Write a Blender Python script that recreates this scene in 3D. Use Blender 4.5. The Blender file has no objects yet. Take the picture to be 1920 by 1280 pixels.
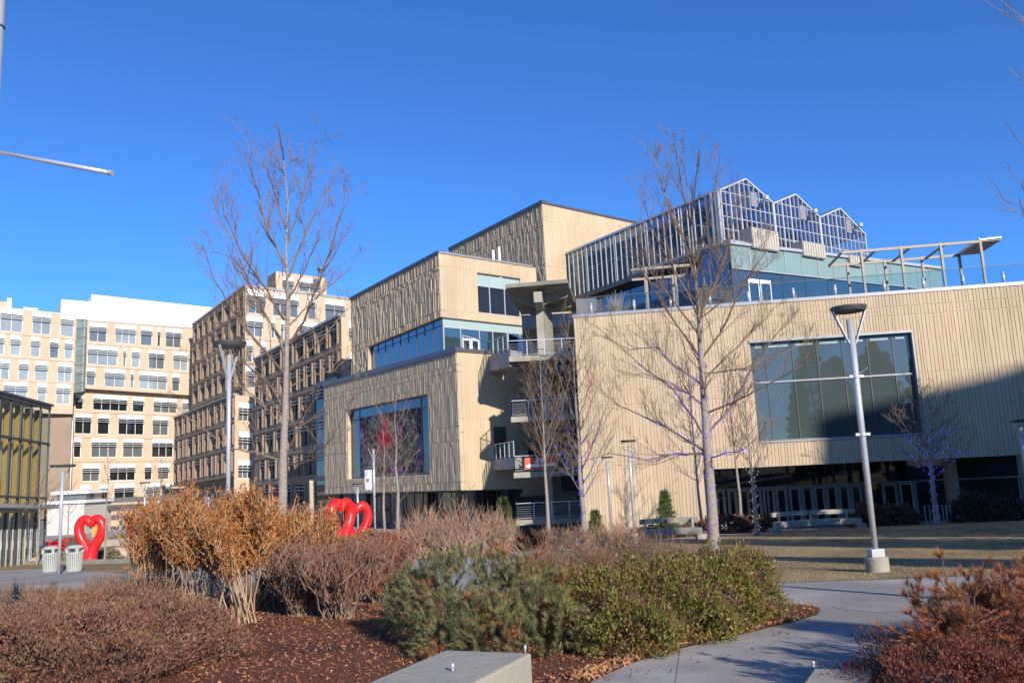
import bpy, math, random
import numpy as np
from mathutils import Vector
random.seed(7); np.random.seed(7); RNG = np.random.default_rng(11)
R = math.radians
C = bpy.context.scene.collection
S = bpy.context.scene

# ------------------------------------------------------------------ camera
EYE = Vector((0, 0, 4.0)); FPX = 1560.0; PITCH = math.atan(251 / FPX); ROLL = R(2.67)
f_ = Vector((0, math.cos(PITCH), math.sin(PITCH))); r0 = Vector((1, 0, 0)); u0 = Vector((0, -math.sin(PITCH), math.cos(PITCH)))
CX = math.cos(ROLL) * r0 - math.sin(ROLL) * u0
CY = math.sin(ROLL) * r0 + math.cos(ROLL) * u0
cam = bpy.data.cameras.new('camera'); co = bpy.data.objects.new('camera', cam); C.objects.link(co)
from mathutils import Matrix
co.matrix_world = Matrix(((CX.x, CY.x, -f_.x, EYE.x), (CX.y, CY.y, -f_.y, EYE.y), (CX.z, CY.z, -f_.z, EYE.z), (0, 0, 0, 1)))
cam.sensor_width = 36; cam.lens = FPX / 1920 * 36; cam.clip_end = 6000; cam.clip_start = 0.05
S.camera = co

def ray(px, py):
    return f_ * FPX + CX * (px - 960) + CY * (640 - py)
def at(px, py, Y):
    d = ray(px, py); return EYE + d * (Y / d.y)
def gz(y):
    return 2.7 if y < 0 else (2.7 - 0.05 * y if y < 54 else 0.0)
def gpt(px, py):
    d = ray(px, py); t = None
    # slope: z = 2.7-.05y -> 4 + dz t = 2.7 - .05 dy t
    t = -1.3 / (d.z + 0.05 * d.y) if (d.z + 0.05 * d.y) < 0 else 1e9
    if t * d.y > 54 or t < 0: t = -4.0 / d.z
    return EYE + d * t
def onground(px, py, Y):
    p = at(px, py, Y); return Vector((p.x, p.y, gz(Y)))

# ------------------------------------------------------------------ materials
def newmat(name):
    m = bpy.data.materials.new(name); m.use_nodes = True
    nt = m.node_tree; b = nt.nodes['Principled BSDF']; return m, nt, b
def mat(name, col, rough=0.7, var=0.12, scale=3.0, bump=0.0, bscale=30.0, metal=0.0, detail=5, ior=None, stain=None, stretch=None, spec=None):
    m, nt, b = newmat(name); N = nt.nodes; L = nt.links
    b.inputs['Roughness'].default_value = rough; b.inputs['Metallic'].default_value = metal
    if ior: b.inputs['IOR'].default_value = ior
    if spec is not None: b.inputs['Specular IOR Level'].default_value = spec
    tc = N.new('ShaderNodeTexCoord'); mp = N.new('ShaderNodeMapping'); L.new(tc.outputs['Object'], mp.inputs[0])
    if stretch: mp.inputs['Scale'].default_value = stretch
    if var > 0:
        n = N.new('ShaderNodeTexNoise'); n.inputs['Scale'].default_value = scale; n.inputs['Detail'].default_value = detail
        L.new(mp.outputs[0], n.inputs['Vector'])
        r = N.new('ShaderNodeValToRGB'); e = r.color_ramp.elements
        e[0].position = 0.3; e[1].position = 0.7
        lo = [c * (1 - var) for c in col]; hi = [min(1, c * (1 + var)) for c in col]
        if stain: lo = stain
        e[0].color = (*lo, 1); e[1].color = (*hi, 1)
        L.new(n.outputs['Fac'], r.inputs[0]); L.new(r.outputs[0], b.inputs['Base Color'])
    else:
        b.inputs['Base Color'].default_value = (*col, 1)
    if bump > 0:
        n2 = N.new('ShaderNodeTexNoise'); n2.inputs['Scale'].default_value = bscale; n2.inputs['Detail'].default_value = 4
        L.new(mp.outputs[0], n2.inputs['Vector'])
        bp = N.new('ShaderNodeBump'); bp.inputs['Strength'].default_value = bump; bp.inputs['Distance'].default_value = 0.05
        L.new(n2.outputs['Fac'], bp.inputs['Height']); L.new(bp.outputs[0], b.inputs['Normal'])
    return m
def islandmat(name, cols, rough=0.7, trans=0.0, spec=0.3, clump=0):
    m, nt, b = newmat(name); N = nt.nodes; L = nt.links
    g = N.new('ShaderNodeNewGeometry'); r = N.new('ShaderNodeValToRGB'); r.color_ramp.interpolation = 'LINEAR'
    e = r.color_ramp.elements
    for i, c in enumerate(cols):
        p = i / (len(cols) - 1)
        if i == 0: el = e[0]
        elif i == len(cols) - 1: el = e[-1]
        else: el = e.new(p)
        el.position = p; el.color = (*c, 1)
    if clump:
        tc = N.new('ShaderNodeTexCoord'); no = N.new('ShaderNodeTexNoise'); no.inputs['Scale'].default_value = clump; no.inputs['Detail'].default_value = 3; L.new(tc.outputs['Object'], no.inputs['Vector'])
        mr = N.new('ShaderNodeMapRange'); mr.inputs['From Min'].default_value = .36; mr.inputs['From Max'].default_value = .64; L.new(no.outputs['Fac'], mr.inputs['Value'])
        mi = N.new('ShaderNodeMix'); mi.inputs[0].default_value = .42; L.new(mr.outputs[0], mi.inputs[2]); L.new(g.outputs['Random Per Island'], mi.inputs[3]); L.new(mi.outputs[0], r.inputs[0])
    else: L.new(g.outputs['Random Per Island'], r.inputs[0])
    L.new(r.outputs[0], b.inputs['Base Color'])
    b.inputs['Roughness'].default_value = rough; b.inputs['Specular IOR Level'].default_value = spec
    if trans > 0:
        t = N.new('ShaderNodeBsdfTranslucent'); L.new(r.outputs[0], t.inputs['Color'])
        mx = N.new('ShaderNodeMixShader'); mx.inputs[0].default_value = trans
        out = N['Material Output']; L.new(b.outputs[0], mx.inputs[1]); L.new(t.outputs[0], mx.inputs[2]); L.new(mx.outputs[0], out.inputs[0])
    return m
def glassmat(name, tint, refl=0.3, transp=0.6, rough=0.01, ior=1.6):
    m, nt, b = newmat(name); N = nt.nodes; L = nt.links; N.remove(b)
    t = N.new('ShaderNodeBsdfTransparent'); t.inputs[0].default_value = (*tint, 1)
    g = N.new('ShaderNodeBsdfGlossy'); g.inputs['Roughness'].default_value = rough; g.inputs[0].default_value = (0.9, 0.95, 1, 1)
    fr = N.new('ShaderNodeFresnel'); fr.inputs[0].default_value = ior
    ge = N.new('ShaderNodeNewGeometry'); mr = N.new('ShaderNodeMapRange'); mr.inputs['To Min'].default_value = ior; mr.inputs['To Max'].default_value = 1 / ior; L.new(ge.outputs['Backfacing'], mr.inputs['Value']); L.new(mr.outputs[0], fr.inputs[0])
    mx = N.new('ShaderNodeMixShader'); L.new(fr.outputs[0], mx.inputs[0]); L.new(t.outputs[0], mx.inputs[1]); L.new(g.outputs[0], mx.inputs[2])
    L.new(mx.outputs[0], N['Material Output'].inputs[0]); return m
def panemat(name, col, ior=2.0, rough=0.015, var=0.3, scale=0.12, wav=0.004):
    m = mat(name, col, rough, var, scale, ior=ior)
    nt = m.node_tree; N = nt.nodes; L = nt.links; b = N['Principled BSDF']
    n2 = N.new('ShaderNodeTexNoise'); n2.inputs['Scale'].default_value = 0.5; n2.inputs['Detail'].default_value = 1
    tc = N.new('ShaderNodeTexCoord'); L.new(tc.outputs['Object'], n2.inputs['Vector'])
    bp = N.new('ShaderNodeBump'); bp.inputs['Strength'].default_value = 0.3; bp.inputs['Distance'].default_value = wav
    L.new(n2.outputs['Fac'], bp.inputs['Height']); L.new(bp.outputs[0], b.inputs['Normal'])
    return m

M = {}
M['stone'] = mat('pale board-formed concrete', (0.50, 0.39, 0.258), 0.85, 0.11, 0.5, 0.25, 25, stretch=(1, 1, .35))
M['stone_rough'] = mat('rough ribbed concrete', (0.52, 0.405, 0.272), 0.9, 0.16, 2.5, 0.5, 18, stretch=(1, 1, .5))
def islandvar(m, lo=.88, hi=1.08):
    nt = m.node_tree; N = nt.nodes; L = nt.links; b = N['Principled BSDF']; src = b.inputs['Base Color'].links[0].from_socket
    g = N.new('ShaderNodeNewGeometry'); mr = N.new('ShaderNodeMapRange'); mr.inputs['To Min'].default_value = lo; mr.inputs['To Max'].default_value = hi; L.new(g.outputs['Random Per Island'], mr.inputs['Value'])
    mx = N.new('ShaderNodeMix'); mx.data_type = 'RGBA'; mx.blend_type = 'MULTIPLY'; mx.inputs[0].default_value = 1; L.new(src, mx.inputs[6]); L.new(mr.outputs[0], mx.inputs[7]); L.new(mx.outputs[2], b.inputs['Base Color'])
islandvar(M['stone'], .94, 1.03); islandvar(M['stone_rough'], .9, 1.05)
M['coping'] = mat('grey metal coping', (0.31, 0.31, 0.32), 0.4, 0.05, 2, metal=0.3)
M['coping_dark'] = mat('dark metal coping', (0.10, 0.10, 0.11), 0.4, 0.05, 2, metal=0.3)
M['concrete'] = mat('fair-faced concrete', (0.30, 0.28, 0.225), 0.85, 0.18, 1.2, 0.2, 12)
M['pale_louvre'] = mat('cream louvre', (0.47, 0.43, 0.35), 0.6, 0.05, 2)
M['frame_lobby'] = mat('lobby door frame with shade in its colour', (0.27, 0.28, 0.29), 0.45, 0.05, 4)  # grey frame darkened to put the recessed lobby's shade into its colour
M['concrete_dark'] = mat('concrete darkened for canopy shade', (0.20, 0.185, 0.15), 0.85, 0.2, 1.0)  # the canopy's underside shade is put into this darker concrete
M['concrete_grey'] = mat('grey painted soffit panel', (0.27, 0.26, 0.28), 0.7, 0.08, 1.0)
M['pave'] = None
M['alu'] = mat('brushed aluminium', (0.50, 0.52, 0.54), 0.30, 0.06, 4, metal=0.35)
M['white_alu'] = mat('white painted aluminium', (0.80, 0.82, 0.82), 0.4, 0.04, 4)
M['gh_frame'] = mat('grey white greenhouse frame', (0.44, 0.47, 0.49), 0.45, 0.05, 4)
M['frame_grey'] = mat('grey window frame', (0.42, 0.44, 0.45), 0.45, 0.05, 4, metal=0.2)
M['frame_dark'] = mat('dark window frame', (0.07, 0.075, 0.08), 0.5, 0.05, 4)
M['frame_tan'] = mat('taupe steel paint', (0.24, 0.205, 0.155), 0.5, 0.05, 4)
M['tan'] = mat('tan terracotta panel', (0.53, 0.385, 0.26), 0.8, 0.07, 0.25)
M['tan2'] = mat('terracotta panel browned for shade', (0.27, 0.195, 0.135), 0.8, 0.10, 0.3)  # tan darkened to put the shade of unlit office sides into the colour
M['white'] = mat('white metal cladding', (0.83, 0.84, 0.85), 0.5, 0.02, 1.0)
M['pane'] = panemat('office window glass', (0.13, 0.14, 0.14), 1.8)
M['pane_light'] = panemat('office glass with pale reflection in colour', (0.27, 0.30, 0.30), 1.8)  # paler base puts the reflected sky into the glass colour
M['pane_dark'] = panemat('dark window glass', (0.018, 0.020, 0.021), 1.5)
M['pane_blue'] = panemat('blue reflective glass', (0.012, 0.03, 0.07), 2.6, rough=0.02)
M['pane_teal'] = panemat('teal curtain glass', (0.03, 0.055, 0.065), 2.4, wav=0.004)
M['pane_mural'] = panemat('dark teal glass', (0.012, 0.045, 0.07), 1.6)
M['pane_big'] = panemat('large grey green glass', (0.055, 0.075, 0.072), 1.8, wav=.002)
M['spandrel'] = mat('pale green spandrel glass', (0.20, 0.295, 0.28), 0.12, 0.05, 0.3)
M['green_glass'] = mat('frosted green glass', (0.32, 0.43, 0.40), 0.25, 0.05, 0.3)
M['gh_glass'] = glassmat('greenhouse glass', (0.58, 0.66, 0.72), ior=1.6)
M['gh_roof'] = glassmat('greenhouse roof glass tinted to dim the sky', (0.30, 0.36, 0.44), ior=1.5)  # darker tint makes the sky through the roof look dim
M['rail_glass'] = glassmat('railing glass', (0.72, 0.84, 0.86), ior=1.5)
M['pav_glass'] = glassmat('pavilion glass', (0.74, 0.86, 0.80), ior=1.5)
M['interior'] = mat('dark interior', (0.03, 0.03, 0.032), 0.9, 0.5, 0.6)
M['interior_gh'] = mat('dark sheet for greenhouse dimness', (0.035, 0.038, 0.045), 0.9, 0.5, 0.6)
M['ochre'] = mat('ochre timber column', (0.50, 0.27, 0.08), 0.55, 0.2, 4, stretch=(6, 6, .5))
M['red'] = mat('glossy red paint', (0.62, 0.018, 0.02), 0.32, 0.06, 1.0)
M['bark'] = mat('pale grey bark', (0.30, 0.25, 0.215), 0.9, 0.3, 9, 0.6, 30, stretch=(1, 1, 2.2))
M['bark2'] = mat('brown bark', (0.20, 0.14, 0.115), 0.9, 0.3, 9, 0.4, 30)
M['twig'] = islandmat('reddish twig', [(0.15, 0.09, 0.065), (0.22, 0.165, 0.12), (0.18, 0.13, 0.095), (0.12, 0.065, 0.05)], 0.85)
M['slat'] = mat('grey green bin paint', (0.40, 0.42, 0.38), 0.5, 0.06, 3)
M['orange'] = mat('orange banner cloth', (0.62, 0.12, 0.05), 0.7, 0.08, 2)
M['sign_white'] = mat('white sign panel', (0.82, 0.82, 0.80), 0.5, 0.02, 2)
M['door_dark'] = mat('dark steel door', (0.045, 0.05, 0.055), 0.5, 0.1, 2)
M['rock'] = mat('tan boulder', (0.36, 0.29, 0.22), 0.9, 0.3, 3, 0.7, 8)
M['lamp_dark'] = mat('lamp head underside', (0.10, 0.10, 0.105), 0.45, 0.1, 3, metal=0.4)
M['stake'] = mat('wooden stake', (0.45, 0.36, 0.24), 0.8, 0.15, 6)
M['foil'] = mat('white led bulb', (0.8, 0.8, 0.8), 0.4, 0)
def emis(name, col, s):
    m, nt, b = newmat(name); b.inputs['Base Color'].default_value = (*col, 1)
    b.inputs['Emission Color'].default_value = (*col, 1); b.inputs['Emission Strength'].default_value = s; return m
M['led_blue'] = emis('blue led', (0.10, 0.06, 1.0), 2.6)
M['led_white'] = emis('warm led', (1.0, 0.95, 0.75), 0.9)

# ------------------------------------------------------------------ mesh builder
class MB:
    def __init__(s): s.v = []; s.f = []
    def box8(s, p):           # p: 4 bottom ccw, 4 top
        n = len(s.v); s.v += [tuple(q) for q in p]
        s.f += [(n, n+3, n+2, n+1), (n+4, n+5, n+6, n+7), (n, n+1, n+5, n+4), (n+1, n+2, n+6, n+5), (n+2, n+3, n+7, n+6), (n+3, n, n+4, n+7)]
        return s
    def box(s, x0, x1, y0, y1, z0, z1):
        return s.box8([(x0, y0, z0), (x1, y0, z0), (x1, y1, z0), (x0, y1, z0), (x0, y0, z1), (x1, y0, z1), (x1, y1, z1), (x0, y1, z1)])
    def poly(s, pts):
        n = len(s.v); s.v += [tuple(q) for q in pts]; s.f.append(tuple(range(n, n + len(pts)))); return s
    def prism(s, pts, thick):   # extrude a polygon along vector
        n = len(s.v); k = len(pts); t = Vector(thick)
        s.v += [tuple(q) for q in pts] + [tuple(Vector(q) + t) for q in pts]
        s.f.append(tuple(range(n, n + k))); s.f.append(tuple(range(n + 2 * k - 1, n + k - 1, -1)))
        for i in range(k):
            j = (i + 1) % k; s.f.append((n + i, n + k + i, n + k + j, n + j))
        return s
    def beam(s, a, b, w, h=None, up=(0, 0, 1)):
        a = Vector(a); b = Vector(b); h = h or w; d = (b - a).normalized(); u = Vector(up)
        x = d.cross(u)
        if x.length < 1e-4: x = d.cross(Vector((1, 0, 0)))
        x.normalize(); u = x.cross(d)
        x *= w / 2; u *= h / 2
        return s.box8([a - x - u, a + x - u, b + x - u, b - x - u, a - x + u, a + x + u, b + x + u, b - x + u])
    def tube(s, pts, rad, n=6, cap=True):
        pts = [Vector(p) for p in pts]; k = len(pts); base = len(s.v); px = None
        for i, p in enumerate(pts):
            d = (pts[min(i + 1, k - 1)] - pts[max(i - 1, 0)])
            if d.length < 1e-9: d = Vector((0, 0, 1))
            d.normalize()
            if px is None:
                px = d.cross(Vector((0.31, 0.17, 0.93)) if abs(d.z) < .93 else Vector((1, 0, 0)))
            else:
                px = px - d * px.dot(d)
            px.normalize(); py = d.cross(px)
            r = rad[i] if hasattr(rad, '__len__') else rad
            for j in range(n):
                a = 2 * math.pi * j / n
                q = p + px * (r * math.cos(a)) + py * (r * math.sin(a)); s.v.append((q.x, q.y, q.z))
        for i in range(k - 1):
            for j in range(n):
                a = base + i * n + j; b = base + i * n + (j + 1) % n
                s.f.append((a, b, b + n, a + n))
        if cap:
            s.f.append(tuple(range(base + n - 1, base - 1, -1))); s.f.append(tuple(range(base + (k - 1) * n, base + k * n)))
        return s
    def lathe(s, c, prof, n=20):
        c = Vector(c); base = len(s.v); k = len(prof)
        for (r, z) in prof:
            for j in range(n):
                a = 2 * math.pi * j / n; s.v.append((c.x + r * math.cos(a), c.y + r * math.sin(a), c.z + z))
        for i in range(k - 1):
            for j in range(n):
                a = base + i * n + j; b = base + i * n + (j + 1) % n
                s.f.append((a, b, b + n, a + n))
        s.f.append(tuple(range(base + n - 1, base - 1, -1))); s.f.append(tuple(range(base + (k - 1) * n, base + k * n)))
        return s
    def build(s, name, m, parent=None, smooth=False, bevel=0):
        me = bpy.data.meshes.new(name)
        o0 = parent_loc(parent)
        me.from_pydata([(x - o0.x, y - o0.y, z - o0.z) for x, y, z in s.v], [], s.f); me.update()
        if m: me.materials.append(m)
        if smooth: me.polygons.foreach_set('use_smooth', [True] * len(me.polygons))
        o = bpy.data.objects.new(name, me); C.objects.link(o)
        if parent: o.parent = parent
        if bevel:
            b = o.modifiers.new('bevel', 'BEVEL'); b.width = bevel; b.segments = 2; b.limit_method = 'ANGLE'
        return o
def parent_loc(p):
    v = Vector((0, 0, 0))
    while p: v = v + p.location; p = p.parent
    return v
def tag(o, label=None, cat=None, group=None, kind=None):
    if label: o['label'] = label
    if cat: o['category'] = cat
    if group: o['group'] = group
    if kind: o['kind'] = kind
    return o
def thing(name, loc, label, cat, group=None):
    o = bpy.data.objects.new(name, None); o.empty_display_size = .3; C.objects.link(o); o.location = loc
    return tag(o, label, cat, group)
def rebase(o, loc):
    """give a single-mesh thing its origin at its base"""
    loc = Vector(loc); me = o.data; n = len(me.vertices); a = np.empty(n * 3, np.float32); me.vertices.foreach_get('co', a)
    a = a.reshape(-1, 3) - np.array(loc, np.float32); me.vertices.foreach_set('co', a.ravel()); me.update(); o.location = loc; return o
def dup(root, loc, label=None, rotz=None, scale=None):
    r = root.copy(); C.objects.link(r); r.location = loc
    if rotz is not None: r.rotation_euler = (0, 0, rotz)
    if scale: r.scale = (scale,) * 3
    if label: r['label'] = label
    for ch in list(root.children):
        c = ch.copy(); C.objects.link(c); c.parent = r
        for g in ch.children:
            d = g.copy(); C.objects.link(d); d.parent = c
    return r
def npmesh(name, V, F, m, parent=None, loc=None):
    """V (n,3), F (k,m) int arrays"""
    me = bpy.data.meshes.new(name); n = len(V); k, q = F.shape
    o0 = parent_loc(parent) if parent else (Vector(loc) if loc is not None else Vector((0, 0, 0)))
    V = V - np.array([o0.x, o0.y, o0.z])
    me.vertices.add(n); me.vertices.foreach_set('co', V.astype(np.float32).ravel())
    me.loops.add(k * q); me.loops.foreach_set('vertex_index', F.astype(np.int32).ravel())
    me.polygons.add(k); me.polygons.foreach_set('loop_start', np.arange(0, k * q, q, dtype=np.int32))
    me.update(calc_edges=True); me.validate()
    me.materials.append(m)
    o = bpy.data.objects.new(name, me); C.objects.link(o)
    if parent: o.parent = parent
    elif loc is not None: o.location = loc
    return o
def scatter(tv, tf, pos, dirs, scale):
    """template copies: local z along dirs"""
    tv = np.asarray(tv, float); tf = np.asarray(tf, int); n = len(pos)
    d = dirs / (np.linalg.norm(dirs, axis=1, keepdims=True) + 1e-9)
    r = RNG.normal(size=(n, 3)); x = np.cross(d, r); x /= (np.linalg.norm(x, axis=1, keepdims=True) + 1e-9); y = np.cross(d, x)
    sc = np.asarray(scale).reshape(-1, 1, 1) if np.ndim(scale) else scale
    P = pos[:, None, :] + sc * (tv[None, :, 0:1] * x[:, None, :] + tv[None, :, 1:2] * y[:, None, :] + tv[None, :, 2:3] * d[:, None, :])
    F = tf[None] + (np.arange(n) * len(tv))[:, None, None]
    return P.reshape(-1, 3), F.reshape(-1, tf.shape[1])

# ------------------------------------------------------------------ wall faces
AZ_L = R(-33.8); DL = Vector((math.sin(AZ_L), math.cos(AZ_L))); AZ_R = R(56.2); DR = Vector((math.sin(AZ_R), math.cos(AZ_R)))
def plan_hit(px, py, A, d):
    """point on the plan line A+t d under the vertical plane of pixel ray"""
    r = ray(px, py); k = r.x / r.y
    t = (k * A[1] - A[0]) / (d[0] - k * d[1]); return Vector((A[0] + d[0] * t, A[1] + d[1] * t))
def zhit(px, py, P):
    r = ray(px, py); return 4.0 + r.z * (P[1] / r.y)
class Face:
    def __init__(s, A, B, zb, zt):
        s.A = Vector((A[0], A[1])); s.B = Vector((B[0], B[1])); s.L = (s.B - s.A).length; s.u = (s.B - s.A) / s.L
        n = Vector((-s.u.y, s.u.x))
        if n.dot(s.A + s.B) > 0: n = -n
        s.n = n; s.zb = zb; s.zt = zt
    def P(s, a, t, d=0):
        p = s.A + s.u * a + s.n * d; k = a / s.L
        z0 = s.zb[0] + (s.zb[1] - s.zb[0]) * k; z1 = s.zt[0] + (s.zt[1] - s.zt[0]) * k
        return Vector((p.x, p.y, z0 + (z1 - z0) * t))
    def inv(s, px, py, d=0):
        r = ray(px, py); A = s.A + s.n * d
        k = (s.n.dot(A)) / (s.n.x * r.x + s.n.y * r.y)
        p = Vector((r.x * k, r.y * k)); a = (p - A).dot(s.u); z = 4 + r.z * k; q = a / s.L
        z0 = s.zb[0] + (s.zb[1] - s.zb[0]) * q; z1 = s.zt[0] + (s.zt[1] - s.zt[0]) * q
        return a, (z - z0) / (z1 - z0)
    def box(s, mb, a0, a1, t0, t1, d0, d1):
        mb.box8([s.P(a0, t0, d1), s.P(a1, t0, d1), s.P(a1, t0, d0), s.P(a0, t0, d0), s.P(a0, t1, d1), s.P(a1, t1, d1), s.P(a1, t1, d0), s.P(a0, t1, d0)])
    def rect(s, px):  # 4 pixel corners -> a0,a1,t0,t1
        q = [s.inv(*p) for p in px]
        a = sorted(v[0] for v in q); t = sorted(v[1] for v in q)
        return ((a[0] + a[1]) / 2, (a[2] + a[3]) / 2, (t[0] + t[1]) / 2, (t[2] + t[3]) / 2)
    def wall(s, mb, holes, d0=-.4, d1=0):
        ts = sorted({0, 1} | {h[2] for h in holes} | {h[3] for h in holes})
        for t0, t1 in zip(ts, ts[1:]):
            if t1 - t0 < 1e-5: continue
            hs = sorted([(h[0], h[1]) for h in holes if h[2] < (t0 + t1) / 2 < h[3]]); a = 0
            for h0, h1 in hs:
                if h0 > a + 1e-4: s.box(mb, a, h0, t0, t1, d0, d1)
                a = max(a, h1)
            if a < s.L - 1e-4: s.box(mb, a, s.L, t0, t1, d0, d1)
    def boards(s, mb, holes, joints, w, gap, dmin, dmax, seg, jit=0.0, miss=0.0, rnd=random):
        js = sorted(joints); H = (s.zt[0] - s.zb[0]); a = 0
        while a < s.L - w * .5:
            a1 = min(a + w * rnd.uniform(1 - jit, 1 + jit), s.L)
            for j0, j1 in zip(js, js[1:]):
                t = j0 + .03 / H
                while t < j1 - .02 / H:
                    t1 = min(t + seg / H * rnd.uniform(.4, 1.6), j1 - .02 / H)
                    if t1 > j1 - .2 / H: t1 = j1 - .02 / H
                    d = rnd.uniform(dmin, dmax); o0 = rnd.uniform(0, gap) if jit else 0
                    if rnd.random() >= miss:
                        iv = [(t, t1)]
                        for h in holes:
                            if h[0] < a1 and h[1] > a:
                                iv = [x for (p, q) in iv for x in ((p, min(q, h[2])), (max(p, h[3]), q)) if x[1] - x[0] > 1e-4]
                        for p, q in iv:
                            s.box(mb, a + o0, a1 - gap + o0 * .5, p, q, -.01, d)
                    t = t1
            a = a1
def offs(f, d, a0=0, a1=None):
    a1 = f.L if a1 is None else a1
    A = f.A + f.u * a0 + f.n * d; B = f.A + f.u * a1 + f.n * d
    k0, k1 = a0 / f.L, a1 / f.L
    lerp = lambda z, k: z[0] + (z[1] - z[0]) * k
    return Face(A, B, (lerp(f.zb, k0), lerp(f.zb, k1)), (lerp(f.zt, k0), lerp(f.zt, k1)))

def window(face, r, parent, pane, nmull=2, depth=.22, header=0, louv=0, frame='frame_grey', fw=.07, trans=(), name='window', mulls=None, lp=.32):
    a0, a1, t0, t1 = r; H = face.zt[0] - face.zb[0]; e = fw / H
    mb = MB()
    d0, d1 = -depth - .06, -depth + .05
    face.box(mb, a0, a0 + fw, t0, t1, d0, d1); face.box(mb, a1 - fw, a1, t0, t1, d0, d1)
    face.box(mb, a0 + fw, a1 - fw, t0, t0 + e, d0, d1); face.box(mb, a0 + fw, a1 - fw, t1 - e, t1, d0, d1)
    ms = mulls if mulls else [a0 + (a1 - a0) * k / nmull for k in range(1, nmull)]
    for a in ms: face.box(mb, a - fw * .4, a + fw * .4, t0 + e, t1 - e, d0, d1 - .005)
    for t in trans:
        tt = t0 + (t1 - t0) * t; face.box(mb, a0 + fw, a1 - fw, tt - e * .5, tt + e * .5, d0, d1 - .01)
    w = mb.build(name, M[frame], parent)
    p = MB(); p.poly([face.P(a0, t0, -depth), face.P(a1, t0, -depth), face.P(a1, t1, -depth), face.P(a0, t1, -depth)]); p.build('pane', M[pane], w)
    if header:
        h = MB(); face.box(h, a0, a1, t1 - header / H, t1, -depth + .06, .10); h.build('header_panel', M['white'], w)
    if louv:
        l = MB()
        for k in range(louv):
            tt = t1 - (header + .38 + .38 * k) / H
            face.box(l, a0 - .03, a1 + .03, tt, tt + .07 / H, -.02, lp)
        l.build('sunshade', M['frame_grey'], w)
    return w

# ================================================================== GROUND
def surf(name, pts, m, dz, kind='structure'):
    o = MB().poly([(x, y, gz(y) + dz) for x, y in pts]).build(name, m); tag(o, kind=kind); return o
def groundmat(name, c1, c2, scale, bump, bs, c3=None, s3=.15, joints=None):
    m, nt, b = newmat(name); N = nt.nodes; L = nt.links; b.inputs['Roughness'].default_value = .92; b.inputs['Specular IOR Level'].default_value = .25
    tc = N.new('ShaderNodeTexCoord'); n = N.new('ShaderNodeTexNoise'); n.inputs['Scale'].default_value = scale; n.inputs['Detail'].default_value = 8
    L.new(tc.outputs['Object'], n.inputs['Vector']); r = N.new('ShaderNodeValToRGB'); e = r.color_ramp.elements; e[0].position = .35; e[1].position = .65
    e[0].color = (*c1, 1); e[1].color = (*c2, 1); L.new(n.outputs['Fac'], r.inputs[0]); last = r.outputs[0]
    if c3:
        n3 = N.new('ShaderNodeTexNoise'); n3.inputs['Scale'].default_value = s3; n3.inputs['Detail'].default_value = 3; L.new(tc.outputs['Object'], n3.inputs['Vector'])
        r3 = N.new('ShaderNodeValToRGB'); r3.color_ramp.elements[0].position = .45; r3.color_ramp.elements[1].position = .62; L.new(n3.outputs['Fac'], r3.inputs[0])
        mx = N.new('ShaderNodeMix'); mx.data_type = 'RGBA'; L.new(r3.outputs[0], mx.inputs[0]); L.new(last, mx.inputs[6]); mx.inputs[7].default_value = (*c3, 1); last = mx.outputs[2]
    if joints:
        sx = N.new('ShaderNodeTexBrick'); sx.offset = 0; sx.inputs['Scale'].default_value = 1; sx.inputs['Brick Width'].default_value = joints; sx.inputs['Row Height'].default_value = joints
        sx.inputs['Mortar Size'].default_value = .004; sx.inputs['Mortar Smooth'].default_value = .1
        mp = N.new('ShaderNodeMapping'); mp.inputs['Rotation'].default_value = (0, 0, R(12)); mp.inputs['Location'].default_value = (.3, .8, 0)
        L.new(tc.outputs['Object'], mp.inputs[0]); L.new(mp.outputs[0], sx.inputs['Vector'])
        mx2 = N.new('ShaderNodeMix'); mx2.data_type = 'RGBA'; L.new(sx.outputs['Fac'], mx2.inputs[0]); L.new(last, mx2.inputs[6]); mx2.inputs[7].default_value = (.09, .085, .08, 1); last = mx2.outputs[2]
    L.new(last, b.inputs['Base Color'])
    n2 = N.new('ShaderNodeTexNoise'); n2.inputs['Scale'].default_value = bs; n2.inputs['Detail'].default_value = 5; L.new(tc.outputs['Object'], n2.inputs['Vector'])
    bp = N.new('ShaderNodeBump'); bp.inputs['Strength'].default_value = bump; bp.inputs['Distance'].default_value = .06; L.new(n2.outputs['Fac'], bp.inputs['Height']); L.new(bp.outputs[0], b.inputs['Normal'])
    return m
M['pave'] = groundmat('concrete paving', (0.33, 0.305, 0.275), (0.43, 0.40, 0.36), 1.3, .12, 60, (0.285, 0.262, 0.235), .3, joints=3.0)
M['lawn'] = groundmat('dormant lawn', (0.29, 0.20, 0.09), (0.40, 0.29, 0.14), 5, .5, 25, (0.22, 0.16, 0.07), .35)
M['mulch'] = groundmat('bark mulch', (0.12, 0.046, 0.024), (0.28, 0.115, 0.055), 30, 1.0, 60, (0.12, 0.05, 0.03), .8)
M['far'] = groundmat('far ground', (0.28, 0.26, 0.22), (0.36, 0.33, 0.28), .05, .2, 1)
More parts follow.
